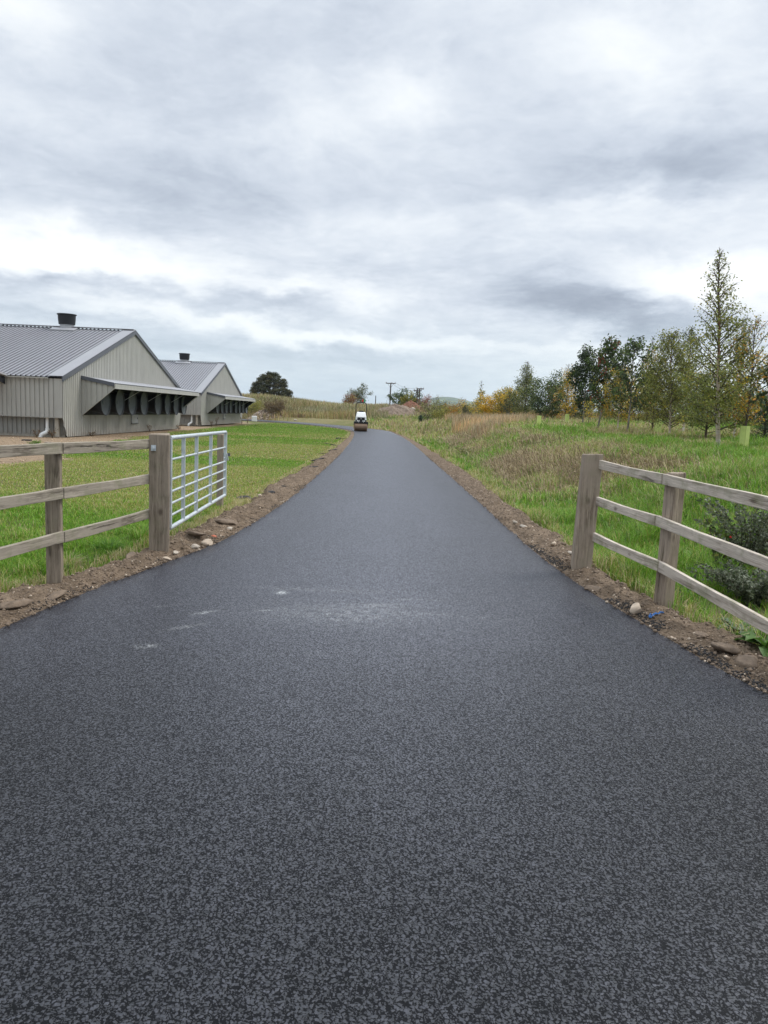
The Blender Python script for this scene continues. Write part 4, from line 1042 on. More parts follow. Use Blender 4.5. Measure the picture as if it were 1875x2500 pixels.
# stand of tan seed heads
def reeds(name, n, fx, fy, h, wd, cols, wts, label, lean=.22, keep=None):
    x, y = fx(n), fy(n)
    k = np.ones(n, bool) if keep is None else keep(x, y)
    x, y = x[k], y[k]; n = len(x)
    P = np.stack([x, y, terrain(x, y)], 1); hh = h * rng.uniform(.6, 1.25, n) * (.75 + .5 * fbm(x * .6, y * .6, 151))
    c = pick(n, cols, wts) * (.55 + .9 * fbm(x * .35, y * .35, 153, 3))[:, None]; c = c * (1 + (fbm(x * .13, y * .2, 154)[:, None] - .5) * np.array([.5, .1, -.5]))
    return blades(name, P, hh, wd * rng.uniform(.7, 1.4, n), np.clip(rng.normal(lean, .13, n), 0, .8), c * .8, c * 1.15, label, 'tall grass', m_dry)
TAN = np.array([.55, .34, .18]); TAN2 = np.array([.62, .45, .27]); OL = np.array([.17, .17, .06]); BR = np.array([.16, .10, .06])
def rk(x, y):
    e = fbm(x * .4, y * .25, 155) - .5
    return (x > 4.2 + 2.2 * e + .02 * (y - 36)) & (x < 9.4 + 2 * e + .10 * (y - 36)) & (rng.random(len(x)) < sm(34 + 3.0 * (x - 5), 39 + 3.0 * (x - 5), y + 9 * e))
reeds('seed_grass', 26000, lambda n: 3 + 14 * rng.random(n), lambda n: 33 + 33 * rng.random(n), .62, .018, [TAN, TAN2, ST, OL], [.45, .3, .15, .1], 'dense stand of tan seed heads on the crest of the right bank', keep=rk)
reeds('meadow_grass', 15000, lambda n: -2 + 30 * rng.random(n), lambda n: 50 + 52 * rng.random(n), .50, .03, [ST, TAN, OL, YG], [.35, .2, .25, .2], 'mixed straw and olive meadow grass round the outside of the bend', keep=lambda x, y: (x > xr(y) + .5 + 1.0 * rng.random(len(x))) & (rng.random(len(x)) < .25 + .75 * sm(.4, .6, fbm(x * .2, y * .2, 157))))
def mk(x, y): return rng.random(len(x)) < sm(97, 106, y + 5 * (fbm(x * .2, y * .2, 161) - .5) + .35 * np.clip(x + 14, 0, 14))
WEED = [np.array([.44, .34, .18]), np.array([.29, .28, .10]), np.array([.32, .21, .12]), np.array([.17, .19, .07]), np.array([.52, .45, .26])]
reeds('mound_weeds', 52000, lambda n: -42 + 42 * rng.random(n), lambda n: 96 + 32 * rng.random(n), .95, .05, WEED, [.3, .3, .15, .15, .1], 'tall tangled weeds and dry grass covering the mound behind the bend', .3, mk)
reeds('ridge_weeds', 26000, lambda n: -3 + 46 * rng.random(n), lambda n: 98 + 28 * rng.random(n), .9, .05, [WEED[2], WEED[0], BR, WEED[3]], [.35, .25, .25, .15], 'brown weeds along the ridge below the utility poles', .25, lambda x, y: (rng.random(len(x)) < sm(100, 110, y)) )
n = 6000; x = -4 + 13 * rng.random(n); y = 90 + 9 * rng.random(n); k = (rng.random(n) < sm(.42, .55, fbm(x * .45, y * .6, 165))) & (x > xr(y) + .6); x, y = x[k], y[k]; n = len(x)
blades('nettle_patch', np.stack([x, y, terrain(x, y)], 1), .42 * rng.uniform(.5, 1.2, n), np.full(n, .09), rng.uniform(.2, .8, n), pick(n, [DK, GR * .8], [.5, .5]), pick(n, [GR, GR2], [.6, .4]), 'green nettle patch below the spoil heaps behind the roller', 'nettles')

# ---------------------------------------------------------------- trees and shrubs
def tubes(paths, n=5):
    """paths: list of (pts (k,3), radii (k,)); returns verts, quads"""
    Vs, Fs, b0 = [], [], 0
    ang = np.arange(n) * 2 * np.pi / n
    for P, r_ in paths:
        P = np.asarray(P, float); k = len(P)
        tg = np.gradient(P, axis=0); tg /= np.linalg.norm(tg, axis=1)[:, None] + 1e-9
        ref = np.array([.3, .9, .1]) if abs(tg[0, 2]) > .8 else np.array([0, 0, 1.0])
        a = np.cross(tg, ref); a /= np.linalg.norm(a, axis=1)[:, None] + 1e-9; c = np.cross(tg, a)
        ring = P[:, None] + (a[:, None] * np.cos(ang)[None, :, None] + c[:, None] * np.sin(ang)[None, :, None]) * np.asarray(r_)[:, None, None]
        Vs.append(ring.reshape(-1, 3))
        i = np.arange(k - 1)[:, None] * n; j = np.arange(n)[None]; j2 = (j + 1) % n
        Fs.append(np.stack([b0 + i + j, b0 + i + j2, b0 + i + n + j2, b0 + i + n + j], -1).reshape(-1, 4)); b0 += k * n
    return np.concatenate(Vs), np.concatenate(Fs)
def leaves(P, size, cols, hang=.5, aspect=.62, curl=.25):
    n = len(P); sz = size * rng.uniform(.65, 1.25, n)
    d_ = rng.normal(size=(n, 3)); d_[:, 2] = d_[:, 2] * .7 - hang * 1.2; d_ /= np.linalg.norm(d_, axis=1)[:, None]
    q = rng.normal(size=(n, 3)); s_ = np.cross(d_, q); s_ /= np.linalg.norm(s_, axis=1)[:, None] + 1e-9
    nm = np.cross(d_, s_)
    L_ = d_ * sz[:, None]; S_ = s_ * (sz * aspect / 2)[:, None]; K = nm * (sz * curl * rng.uniform(-1, 1, n))[:, None]
    V = np.stack([P, P + L_ * .42 + S_ + K * .5, P + L_ + K, P + L_ * .42 - S_ + K * .5], 1)
    i = np.arange(n) * 4
    return V.reshape(-1, 3), np.stack([i, i + 1, i + 2, i + 3], 1), np.repeat(cols, 4, 0)
def bark_mat(name, c1, c2, scale=9, stretch=(1, 1, .35), lo=.4, hi=.6):
    m, t, b = new_mat(name); co = t.coord()
    n = t.noise(t.vmath('MULTIPLY', co, stretch), scale, 6, .7)
    t.put(b.inputs['Base Color'], t.mix(t.maprange(n, lo, hi), c1, c2)); b.inputs['Roughness'].default_value = .9; spec(b, .15)
    t.put(b.inputs['Normal'], t.bump(n, .5, .01)); return m
m_bark = bark_mat('brown_bark', (.05, .038, .028), (.14, .11, .085)); m_barkg = bark_mat('grey_bark', (.13, .115, .095), (.31, .28, .235))
def birch_mat():
    m, t, b = new_mat('birch_bark'); co = t.coord()
    n = t.noise(t.vmath('MULTIPLY', co, (3, 3, 22)), 1.6, 4, .6); n2 = t.noise(co, 6, 4, .6); z = t.sep(co)[2]
    c = t.mix(t.maprange(n2, .35, .65), (.62, .56, .48), (.46, .35, .25))
    c = t.mix(t.maprange(z, 1.2, 3.0), c, (.30, .15, .085))
    c = t.mix(t.maprange(n, .60, .68), c, (.05, .04, .035))
    c = t.mix(t.maprange(z, 3.0, 3.6), c, (.08, .05, .045))
    t.put(b.inputs['Base Color'], c); b.inputs['Roughness'].default_value = .8; return m
m_birch = birch_mat()

def tree(name, label, cat, loc, H_, width0, form='cone', t0=.16, nb=70, nsub=5, nleaf=7000, leaf=.05, pal=((.06, .09, .02),), wts=(1,), bark=None, r0=.04, lean=(0, 0), elev=(62, 38), droop=.18, hang=.5, bare_top=0.0, multi=1, group=None, clump=.8, top_thin=.0, spread=.05, aspect=.62, leafmat=None, cone_pow=.8):
    root = empty(name, loc, 0, label, cat, group)
    width = width0 * (1.05 if group == BG else 1.0); nleaf = int(nleaf * (1.25 if group == BG else 1.0)); t0 = t0 * .8
    paths, tw, LP, LW = [], [], [], []
    for st_ in range(multi):
        ph = st_ * 2 * math.pi / multi + random.random(); ml = (.0 if multi == 1 else .28 * width)
        nz = 14; zz = np.linspace(0, 1, nz); hh = H_ * (1 if st_ == 0 else random.uniform(.7, .95))
        tr = np.stack([lean[0] * zz * (1.6 - .6 * zz) * hh + .015 * hh * np.sin(zz * 5 + ph) * zz + ml * math.cos(ph) * zz ** .8, lean[1] * zz * hh + .015 * hh * np.cos(zz * 4.3 + ph) * zz + ml * math.sin(ph) * zz ** .8, zz * hh], 1)
        paths.append((tr, r0 * (1 - zz) ** .85 * (1 if multi == 1 else .7) + .004))
        n_ = nb // multi
        for i in range(n_):
            q = (i + random.random()) / n_; t_ = t0 + (1 - t0) * q ** .92
            base = np.array([np.interp(t_, zz, tr[:, k]) for k in range(3)])
            a = i * 2.39996 + random.uniform(-.5, .5)
            if form == 'cone': L_ = width / 2 * (1 - q) ** cone_pow * (.55 + .45 * min(1, q * 5 + .3)) + .05 * H_ * .3
            elif form == 'oval': L_ = width / 2 * (max(0.0, math.sin(math.pi * min(1, .16 + .80 * q))) ** .6) * (1 - .25 * q) + .08
            else: L_ = width / 2 * (1 - .35 * q)
            L_ *= random.uniform(.62, 1.18); e_ = R(elev[1] + (elev[0] - elev[1]) * q + random.uniform(-9, 9))
            k = 6; s = np.linspace(0, 1, k); el_ = e_ - droop * 2.2 * s ** 2
            dirs = np.stack([np.cos(el_) * math.cos(a), np.cos(el_) * math.sin(a), np.sin(el_)], 1)
            bp = base + np.concatenate([[np.zeros(3)], np.cumsum(dirs[:-1] * L_ / (k - 1), 0)])
            bp[1:] += np.array([random.gauss(0, .03), random.gauss(0, .03), random.gauss(0, .03)]) * L_
            br = r0 * .34 * (1 - q * .6) * (1 - s * .85) + .0022
            paths.append((bp, br))
            wgt = (1 - top_thin * q) * (1.55 - .95 * q)
            if q > 1 - bare_top: wgt *= .12
            LP.append((bp[2:], wgt * L_ * .5))
            for j in range(nsub):
                u = .22 + .75 * (j + random.random()) / nsub; p0 = np.array([np.interp(u, s, bp[:, c]) for c in range(3)])
                a2 = a + random.choice((-1, 1)) * random.uniform(.35, 1.1); l2 = L_ * random.uniform(.25, .5) * (1 - u * .55) + .05; e2 = e_ * .6 + random.uniform(-.5, .35)
                s2 = np.linspace(0, 1, 4); e2s = e2 - droop * 3 * s2
                d2 = np.stack([np.cos(e2s) * math.cos(a2), np.cos(e2s) * math.sin(a2), np.sin(e2s)], 1)
                sp = p0 + np.concatenate([[np.zeros(3)], np.cumsum(d2[:-1] * l2 / 3, 0)])
                tw.append((sp, np.linspace(.0045, .0015, 4) * (.6 + H_ * .12))); LP.append((sp, wgt * l2))
    nt_ = sum((len(p_[0]) - 1) * 7 for p_ in paths if len(p_[0]) == 14)
    paths.sort(key=lambda p_: len(p_[0]) != 14)
    V, F_ = tubes(paths, 7); V2, F2 = tubes(tw, 3) if tw else (np.zeros((0, 3)), np.zeros((0, 4), int))
    FF = np.concatenate([F_, F2 + len(V)])
    np_mesh('trunk', np.concatenate([V, V2]), [FF], [bark or m_bark, m_bark], root, smooth=True, mi=(np.arange(len(FF)) >= nt_).astype(int))
    wt = np.array([q for _, q in LP]); wt = wt * np.exp(clump * rng.normal(size=len(wt))); cnt = np.maximum((wt / wt.sum() * nleaf), 0).round().astype(int)
    pts, cs = [], []
    pal = np.array(pal)
    for (sp, _), c_ in zip(LP, cnt):
        if c_ == 0: continue
        u = rng.random(c_) ** .8 * (len(sp) - 1); i0 = np.clip(u.astype(int), 0, len(sp) - 2); fr = (u - i0)[:, None]
        pts.append(sp[i0] * (1 - fr) + sp[i0 + 1] * fr + rng.normal(0, spread, (c_, 3)))
        k0 = rng.choice(len(pal), p=np.array(wts) / sum(wts))
        kk = np.where(rng.random(c_) < .55, k0, rng.choice(len(pal), c_, p=np.array(wts) / sum(wts)))
        cs.append(pal[kk] * rng.uniform(.7, 1.3, (c_, 1)))
    P = np.concatenate(pts); P[:, 2] = np.maximum(P[:, 2], .05)
    LV, LF, LC = leaves(P, leaf, np.concatenate(cs), hang, aspect)
    np_mesh('crown', LV, [LF], leafmat or m_leaf, root, col=LC)
    return root
def gpt_on(px, py, Y):
    """the spot on the land at distance Y along the picture column px"""
    p = at(px, py, Y); return (p[0], Y, T(p[0], Y) - .02)
def hgt(px, ytop, Y, loc): return at(px, ytop, Y)[2] - loc[2]
OLV = (.235, .255, .055); OLD = (.135, .16, .045); OLY = (.35, .30, .055); GOLD = (.68, .42, .03); ORNG = (.50, .22, .035); DKG = (.042, .064, .028); MDG = (.10, .155, .042); RED = (.24, .07, .04); PALE = (.27, .26, .12)
BG = 'young trees planted on the right bank'
l = gpt_on(1755, 1085, 20); tree('birch_tree', 'tall silver birch with white stem and pointed sparse top, tallest tree on the bank', 'tree', l, hgt(1765, 612, 20, l), 2.9, 'cone', .12, 84, 8, 6200, .068, (OLV, (.2, .22, .075), OLD, OLY), (.45, .25, .2, .1), m_birch, .058, (-.085, 0), (64, 26), .10, .7, group=BG, top_thin=.78, spread=.08, cone_pow=1.0, clump=.6)
l = gpt_on(1636, 1062, 26); tree('birch_tree', 'bushy olive green birch left of the tall silver birch', 'tree', l, hgt(1640, 822, 26, l), 3.0, 'cone', .12, 90, 7, 11000, .058, (OLV, (.12, .125, .026), OLD, OLY), (.45, .3, .15, .1), m_birch, .04, (-.06, 0), (66, 30), .12, .6, group=BG, spread=.09, cone_pow=.6)
l = gpt_on(1668, 1050, 29); tree('birch_tree', 'slim dark twiggy birch rising behind the bushy olive birch', 'tree', l, hgt(1662, 800, 29, l), 2.2, 'cone', .2, 70, 6, 5000, .06, (OLD, OLV, DKG), (.5, .3, .2), m_birch, .045, (0, 0), (60, 40), .1, .6, group=BG, spread=.06)
l = gpt_on(1814, 1100, 19.6); tree('young_tree', 'orange leaved sapling growing out of the green guard right of the tall birch', 'tree', l, hgt(1822, 790, 19.6, l), 1.7, 'oval', .2, 46, 6, 1500, .06, (ORNG, GOLD, OLY, PALE, OLV), (.2, .2, .2, .2, .2), m_bark, .03, (.0, 0), (66, 40), .1, .5, group=BG, top_thin=.6)
l = gpt_on(1423, 1026, 44); tree('cherry_tree', 'dark round leaved cherry with forked stem, leftmost of the dark trees', 'tree', l, hgt(1425, 868, 44, l), 3.1, 'oval', .22, 46, 5, 3600, .14, (DKG, (.02, .034, .016), MDG), (.55, .3, .15), m_barkg, .05, (0, 0), (70, 45), .02, .8, group=BG, spread=.10, aspect=.55)
l = gpt_on(1459, 1042, 34); tree('cherry_tree', 'dark cherry with leaning stem and reddish tuft at the top', 'tree', l, hgt(1480, 846, 34, l), 2.5, 'oval', .24, 42, 5, 2900, .13, (DKG, MDG, OLD, RED), (.5, .24, .16, .08), m_barkg, .045, (.085, 0), (72, 48), .02, .8, group=BG, spread=.08, aspect=.5)
l = gpt_on(1532, 1049, 30); tree('cherry_tree', 'dark cherry with grey stem and gappy ragged crown beside the olive birch', 'tree', l, hgt(1541, 848, 30, l), 2.9, 'oval', .26, 38, 5, 2100, .13, (DKG, MDG, OLD), (.55, .3, .15), m_barkg, .042, (.01, 0), (66, 42), .02, .8, group=BG, spread=.08, aspect=.5)
l = gpt_on(1508, 1042, 33); tree('young_tree', 'yellowing low tree with pale stem between the two dark cherries', 'tree', l, hgt(1508, 915, 33, l), 2.5, 'oval', .22, 52, 6, 4600, .066, (OLY, OLV, GOLD, ORNG), (.42, .33, .17, .08), m_birch, .035, (0, 0), (58, 25), .1, .5, group=BG, spread=.08)
l = gpt_on(1437, 1030, 42); tree('young_tree', 'tiny yellow topped sapling under the leftmost dark cherry', 'tree', l, 1.25, .85, 'oval', .45, 16, 4, 420, .07, (OLY, GOLD, OLV), (.5, .3, .2), m_bark, .02, (0, 0), (50, 20), .05, .5, group=BG)
l = gpt_on(1578, 1032, 40); tree('birch_tree', 'thin half bare pinkish yellow birch top showing behind the cherries', 'tree', l, hgt(1575, 822, 40, l), 1.9, 'cone', .2, 60, 5, 2600, .075, (OLY, GOLD, ORNG, PALE), (.35, .25, .2, .2), m_bark, .04, (0, 0), (62, 45), .06, .5, group=BG, bare_top=.22, top_thin=.5)
l = gpt_on(1515, 1034, 46); tree('young_tree', 'bare wispy treetop poking up between the dark cherries', 'tree', l, hgt(1512, 836, 46, l), 1.9, 'cone', .2, 50, 4, 900, .08, (OLY, PALE, OLV), (.4, .3, .3), m_bark, .035, (0, 0), (62, 45), .05, .5, group=BG, bare_top=.4)
l = gpt_on(1381, 1006, 55); tree('young_tree', 'golden yellow tree with wispy pale top left of the dark cherries', 'tree', l, hgt(1390, 890, 55, l), 3.1, 'cone', .12, 64, 6, 4600, .095, (GOLD, OLY, OLV, ORNG), (.38, .34, .18, .1), m_bark, .045, (0, 0), (62, 34), .08, .5, group=BG, bare_top=.25, spread=.1)
l = gpt_on(1281, 1010, 58); tree('birch_tree', 'pale green birch with feathery pointed top in the middle of the row', 'tree', l, hgt(1287, 884, 58, l), 3.4, 'cone', .06, 80, 6, 5600, .09, ((.09, .115, .04), OLV, PALE), (.5, .32, .18), m_bark, .045, (0, 0), (64, 36), .04, .4, group=BG, bare_top=.12, spread=.1)
l = gpt_on(1327, 1012, 53); tree('bushy_tree', 'dark green bushy tree right of the feathery pale green birch', 'tree', l, hgt(1322, 916, 53, l), 2.9, 'oval', .05, 60, 6, 4800, .11, (DKG, MDG, OLD), (.5, .32, .18), m_bark, .05, (0, 0), (60, 30), .05, .6, group=BG, spread=.12, multi=3)
l = gpt_on(1260, 1010, 66); tree('bushy_tree', 'olive bushy tree behind the golden shrub and the small pine', 'tree', l, hgt(1256, 938, 66, l), 3.2, 'oval', .05, 60, 5, 4200, .12, (OLV, OLD, OLY), (.5, .3, .2), m_bark, .05, (0, 0), (66, 34), .04, .5, group=BG, multi=2, spread=.12)
l = gpt_on(1200, 1014, 64); tree('golden_shrub', 'bright golden yellow shrub at the left end of the planted row', 'shrub', l, hgt(1200, 958, 64, l), 2.7, 'oval', .03, 60, 5, 4400, .11, (GOLD, (.5, .33, .03), OLY, ORNG), (.5, .25, .17, .08), m_bark, .04, (0, 0), (60, 24), .03, .5, group=BG, multi=3, spread=.12)
l = gpt_on(1172, 1012, 72); tree('young_tree', 'wispy pale topped sapling behind the golden shrub', 'tree', l, hgt(1180, 930, 72, l), 2.1, 'cone', .1, 46, 5, 1500, .11, (PALE, OLV, OLY), (.4, .35, .25), m_bark, .04, (0, 0), (66, 45), .02, .4, group=BG, bare_top=.3)
l = gpt_on(1232, 1013, 62); tree('golden_shrub', 'mixed gold and green shrub just right of the bright golden one', 'shrub', l, hgt(1228, 952, 62, l), 2.2, 'oval', .05, 50, 5, 3200, .105, (GOLD, OLY, OLV, OLD), (.3, .3, .25, .15), m_bark, .04, (0, 0), (62, 28), .03, .5, group=BG, multi=2, spread=.12)
l = gpt_on(1352, 1004, 60); tree('young_tree', 'orange brown shrub between the dark bushy tree and golden tree', 'shrub', l, hgt(1352, 940, 60, l), 2.0, 'oval', .05, 44, 5, 2200, .1, (ORNG, OLY, BR, GOLD), (.3, .3, .2, .2), m_bark, .03, (0, 0), (60, 30), .03, .5, group=BG, multi=2, spread=.1)
l = gpt_on(1592, 1048, 31); tree('young_tree', 'reddish brown leaved tree half hidden by the bushy olive birch', 'tree', l, hgt(1590, 920, 31, l), 2.0, 'oval', .15, 44, 6, 3400, .065, ((.13, .07, .03), OLV, OLY, OLD), (.3, .3, .25, .15), m_bark, .035, (0, 0), (58, 30), .08, .5, group=BG, spread=.08)
l = gpt_on(1722, 1070, 24); tree('young_tree', 'low dark green leafy tree behind the foot of the tall birch', 'tree', l, hgt(1715, 925, 24, l), 2.4, 'oval', .14, 56, 6, 5200, .058, (OLD, OLV, MDG, GOLD), (.45, .35, .15, .05), m_bark, .035, (0, 0), (56, 24), .1, .6, group=BG, spread=.08)
l = gpt_on(1792, 1062, 25); tree('birch_tree', 'thin sparse birch just right of the tall silver birch', 'tree', l, hgt(1798, 795, 25, l), 1.9, 'cone', .2, 60, 6, 3600, .055, (OLV, PALE, OLD, GOLD), (.4, .25, .2, .15), m_birch, .035, (0, 0), (64, 42), .08, .6, group=BG, top_thin=.5)
l = gpt_on(1866, 1058, 25); tree('young_tree', 'sparse orange and yellow tree near the edge behind the guarded sapling', 'tree', l, hgt(1858, 885, 25, l), 2.2, 'oval', .18, 46, 6, 1500, .06, (ORNG, GOLD, PALE, OLV), (.15, .2, .3, .35), m_bark, .03, (0, 0), (60, 36), .06, .5, group=BG, top_thin=.4)
l = gpt_on(1905, 1085, 17.5); tree('cherry_tree', 'dark cherry at the picture edge, only its drooping leaves in view', 'tree', l, hgt(1905, 840, 17.5, l), 1.5, 'oval', .3, 40, 5, 1500, .12, (DKG, MDG, ORNG), (.6, .33, .07), m_barkg, .04, (0, 0), (60, 35), .05, .9, group=BG, aspect=.45, spread=.06)
for lab, px, py, Y, yt, wd, pal_, wt_, kind in [
    ('olive leafy tree filling the gap behind the two dark cherries', 1490, 1030, 52, 975, 3.2, (OLV, OLD, OLY), (.45, .35, .2), 'young_tree'),
    ('deep green bushy tree behind the leftmost dark cherry', 1412, 1022, 58, 970, 2.6, (MDG, OLD, DKG), (.4, .35, .25), 'bushy_tree'),
    ('amber and green bushy tree right behind the gappy cherry', 1556, 1034, 48, 960, 2.6, (OLY, OLV, GOLD, OLD), (.35, .3, .2, .15), 'young_tree'),
    ('dark olive thicket tree behind the bushy olive birch', 1618, 1040, 44, 965, 3.0, (OLD, OLV, MDG), (.4, .4, .2), 'bushy_tree'),
    ('broad olive bush standing behind the tall birch', 1690, 1044, 42, 975, 3.0, (OLV, OLD, OLY), (.45, .35, .2), 'bushy_tree'),
    ('green and rust bush right of the tall birch at the back', 1770, 1048, 40, 970, 2.6, (OLV, OLD, ORNG), (.45, .3, .25), 'bushy_tree'),
    ('golden green bush at the back behind the sparse orange tree', 1835, 1050, 38, 985, 2.6, (OLY, OLV, GOLD), (.4, .35, .25), 'bushy_tree')]:
    l = gpt_on(px, py, Y); tree(kind, lab, 'tree', l, hgt(px, yt, Y, l), wd, 'oval', .03, 58, 6, 3400, .09, pal_, wt_, m_bark, .045, (0, 0), (60, 22), .05, .5, group=BG, multi=3, spread=.12)
def pine(label, px, py, Y, ytop, wd):
    l = gpt_on(px, py, Y); H_ = hgt(px, ytop, Y, l)
    return tree('pine_tree', label, 'tree', l, H_, wd, 'cone', .04, 60, 6, 3400, .10 if Y > 40 else .075, ((.035, .06, .035), (.055, .085, .055), (.03, .045, .022)), (.4, .4, .2), m_bark, .035, (0, 0), (40, 12), -.05, -.25, group=BG, spread=.05, aspect=.16)
pine('small blue green pine between the golden shrubs and the pale birch', 1243, 1012, 60, 958, 2.0)
pine('low dark pine on the rough ground left of the golden shrub', 1135, 1022, 70, 990, 1.8)
pine('little blue green spruce at the picture edge behind the green guard', 1866, 1062, 23, 985, 1.0)
pine('tiny lone conifer on the flat ground right of the spoil heaps', 1027, 1030, 78, 1014, .8)
RG_ = 'shrubs on the rough ground beyond the bend'
for lab, px, py, Y, yt, wd, pal, wts_, nl, lf in [
    ('grey green rounded bramble mound right of the spoil heaps', 1063, 1026, 88, 992, 4.6, (OLV, (.10, .10, .05), PALE), (.4, .4, .2), 4200, .14),
    ('yellow green shrub in front of the bramble mound', 1078, 1022, 82, 998, 2.4, (OLV, OLY, MDG), (.4, .4, .2), 2400, .12),
    ('rusty brown shrub between the bramble mound and the golden shrub', 1108, 1018, 84, 986, 3.4, (ORNG, (.22, .13, .05), OLY), (.35, .4, .25), 2800, .13),
    ('mixed amber and green shrub left of the golden shrub', 1150, 1014, 76, 978, 3.0, (GOLD, OLV, OLD, OLY), (.25, .3, .25, .2), 3000, .12),
    ('dark brown heathy bush at the foot of the mound', 672, 1014, 101, 988, 3.6, ((.13, .085, .04), (.17, .12, .06), (.09, .07, .03)), (.4, .4, .2), 5200, .13),
    ('olive bush at the foot of the mound beside the far shed', 618, 1012, 103, 985, 3.0, (OLV, OLY, WEED[1] * .8), (.4, .3, .3), 3200, .14),
    ('rust red bush on the skyline left of the willow', 852, 986, 122, 964, 2.8, ((.25, .10, .04), (.16, .07, .03), OLY), (.45, .35, .2), 1600, .18),
    ('grey leaved willow standing on the skyline behind the roller', 872, 988, 130, 944, 4.2, ((.15, .165, .09), (.10, .12, .06), (.2, .2, .12)), (.4, .35, .25), 3600, .2),
    ('dark green hedge tree left of the yellow one on the skyline', 975, 990, 140, 954, 4.0, (DKG, MDG, OLD), (.4, .4, .2), 3600, .24),
    ('yellow green hedge tree in the middle of the skyline clump', 993, 990, 137, 957, 2.8, ((.20, .19, .03), OLY, (.14, .16, .03)), (.45, .3, .25), 2600, .22),
    ('dark green hedge tree against the twin utility pole', 1012, 990, 141, 957, 2.8, (DKG, MDG, OLD), (.45, .4, .15), 2600, .24),
    ('pinkish red leaved shrub on the skyline right of the twin pole', 1041, 988, 120, 963, 2.2, ((.40, .17, .14), (.45, .28, .22), (.2, .09, .05)), (.4, .35, .25), 700, .16),
    ('small rusty bush at the foot of the twin utility pole', 1031, 988, 121, 976, 2.0, ((.28, .12, .05), BR), (.6, .4), 900, .16),
    ('thin bare twigged bush on the skyline in front of the hills', 1063, 988, 118, 966, 1.6, (BR, PALE), (.6, .4), 260, .14)]:
    l = gpt_on(px, py, Y); tree('shrub', lab, 'shrub', l, max(.6, hgt(px, yt, Y, l)), wd, 'oval', .03, 54, 5, nl, lf, pal, wts_, m_bark, .05, (0, 0), (62, 18), .02, .4, group=RG_, multi=3, spread=.16)

def oak():
    Y = 190; p = at(662, 963, Y); z0 = T(p[0], Y); zb = at(662, 964, Y)[2] - 2.2
    root = empty('oak_tree', (p[0], Y, z0), 0, 'broad spreading dark oak standing alone behind the mound', 'tree')
    W_ = 10.6; top = at(662, 904, Y)[2] - z0; low = zb - z0
    lim, tw = [], []
    lim.append((np.array([[0, 0, 0], [.1, 0, low * .6], [.0, 0, low + 1.2], [.2, 0, low + 2.6]]), [.75, .6, .55, .4]))
    cl = []
    for i in range(300):
        a = random.uniform(0, 2 * math.pi); u = random.random() ** 1.25; rr = W_ / 2 * (1 - u ** 2.1) ** .5 * random.uniform(.72, 1.0) * (1 if random.random() < .7 else random.uniform(.3, .8))
        cl.append((rr * math.cos(a), rr * math.sin(a), low + 1.1 + (top - low - 1.5) * u * random.uniform(.85, 1), random.uniform(.42, .85)))
    for i in range(16):
        c = random.choice(cl); s = np.linspace(0, 1, 6)[:, None]; P = np.array([0, 0, low + .4 + random.random() * 1.4]) * (1 - s) + np.array(c[:3]) * s; P[1:-1] += rng.normal(0, .25, (4, 3)); P[:, 2] += .5 * np.sin(s[:, 0] * np.pi)
        lim.append((P, np.linspace(.26, .05, 6)))
    V, F_ = tubes(lim, 7); np_mesh('trunk', V, [F_], m_bark, root, smooth=True)
    P, C_ = [], []
    for c in cl:
        n = int(230 * c[3]); q = rng.normal(size=(n, 3)); q /= np.linalg.norm(q, axis=1)[:, None]
        P.append(np.array(c[:3]) + q * (c[3] * np.array([1.25, 1.25, .62])) * (rng.random((n, 1)) ** .45)); C_.append(np.array(random.choice(((.05, .055, .02), (.07, .07, .026), (.04, .048, .018), (.085, .072, .028)))) * rng.uniform(.75, 1.25, (n, 1)))
    LV, LF, LC = leaves(np.concatenate(P), .26, np.concatenate(C_), .2); np_mesh('crown', LV, [LF], m_leaf, root, col=LC)
oak()

# plastic tree guards
m_guard = plain('lime_tree_guard', (.56, .66, .20), .5, 0, .1, 5)
def guard(px, py, Y, hgt_, side, label, rz, tilt=0):
    l = gpt_on(px, py, Y); mb = MB(); n = 4
    for k in range(n):
        a0, a1 = k * math.pi / 2 + .78, (k + 1) * math.pi / 2 + .78; r_ = side * .707
        mb.face([(r_ * math.cos(a0), r_ * math.sin(a0), 0), (r_ * math.cos(a1), r_ * math.sin(a1), 0), (r_ * math.cos(a1), r_ * math.sin(a1), hgt_), (r_ * math.cos(a0), r_ * math.sin(a0), hgt_)])
    o = mb.build('tree_guard', m_guard); md = o.modifiers.new('thick', 'SOLIDIFY'); md.thickness = .008
    o.location = (l[0], l[1], l[2] - .03); o.rotation_euler = (tilt, 0, rz); tag(o, label, 'tree guard', 'lime green tree guards on the bank')
    mb = MB(); mb.box((side * .53, 0, hgt_ * .42), (.03, .035, hgt_ * .86 + .2)); mb.build('stake', m_bark, o)
guard(1814, 1101, 19.3, .64, .165, 'lime green square guard round the orange sapling, nearest of the guards', .5)
guard(1605, 1058, 30, .66, .18, 'lime green guard partly hidden by leaves of the bushy olive birch', .3)
guard(1315, 1042, 41, .66, .19, 'lime green guard in front of the dark bushy tree beside the tan grass', .1)
guard(1384, 1027, 46, .66, .19, 'lime green guard under the golden yellow tree', .15)
guard(1161, 1026, 66, .7, .22, 'faint far lime guard in front of the golden shrub', .2)

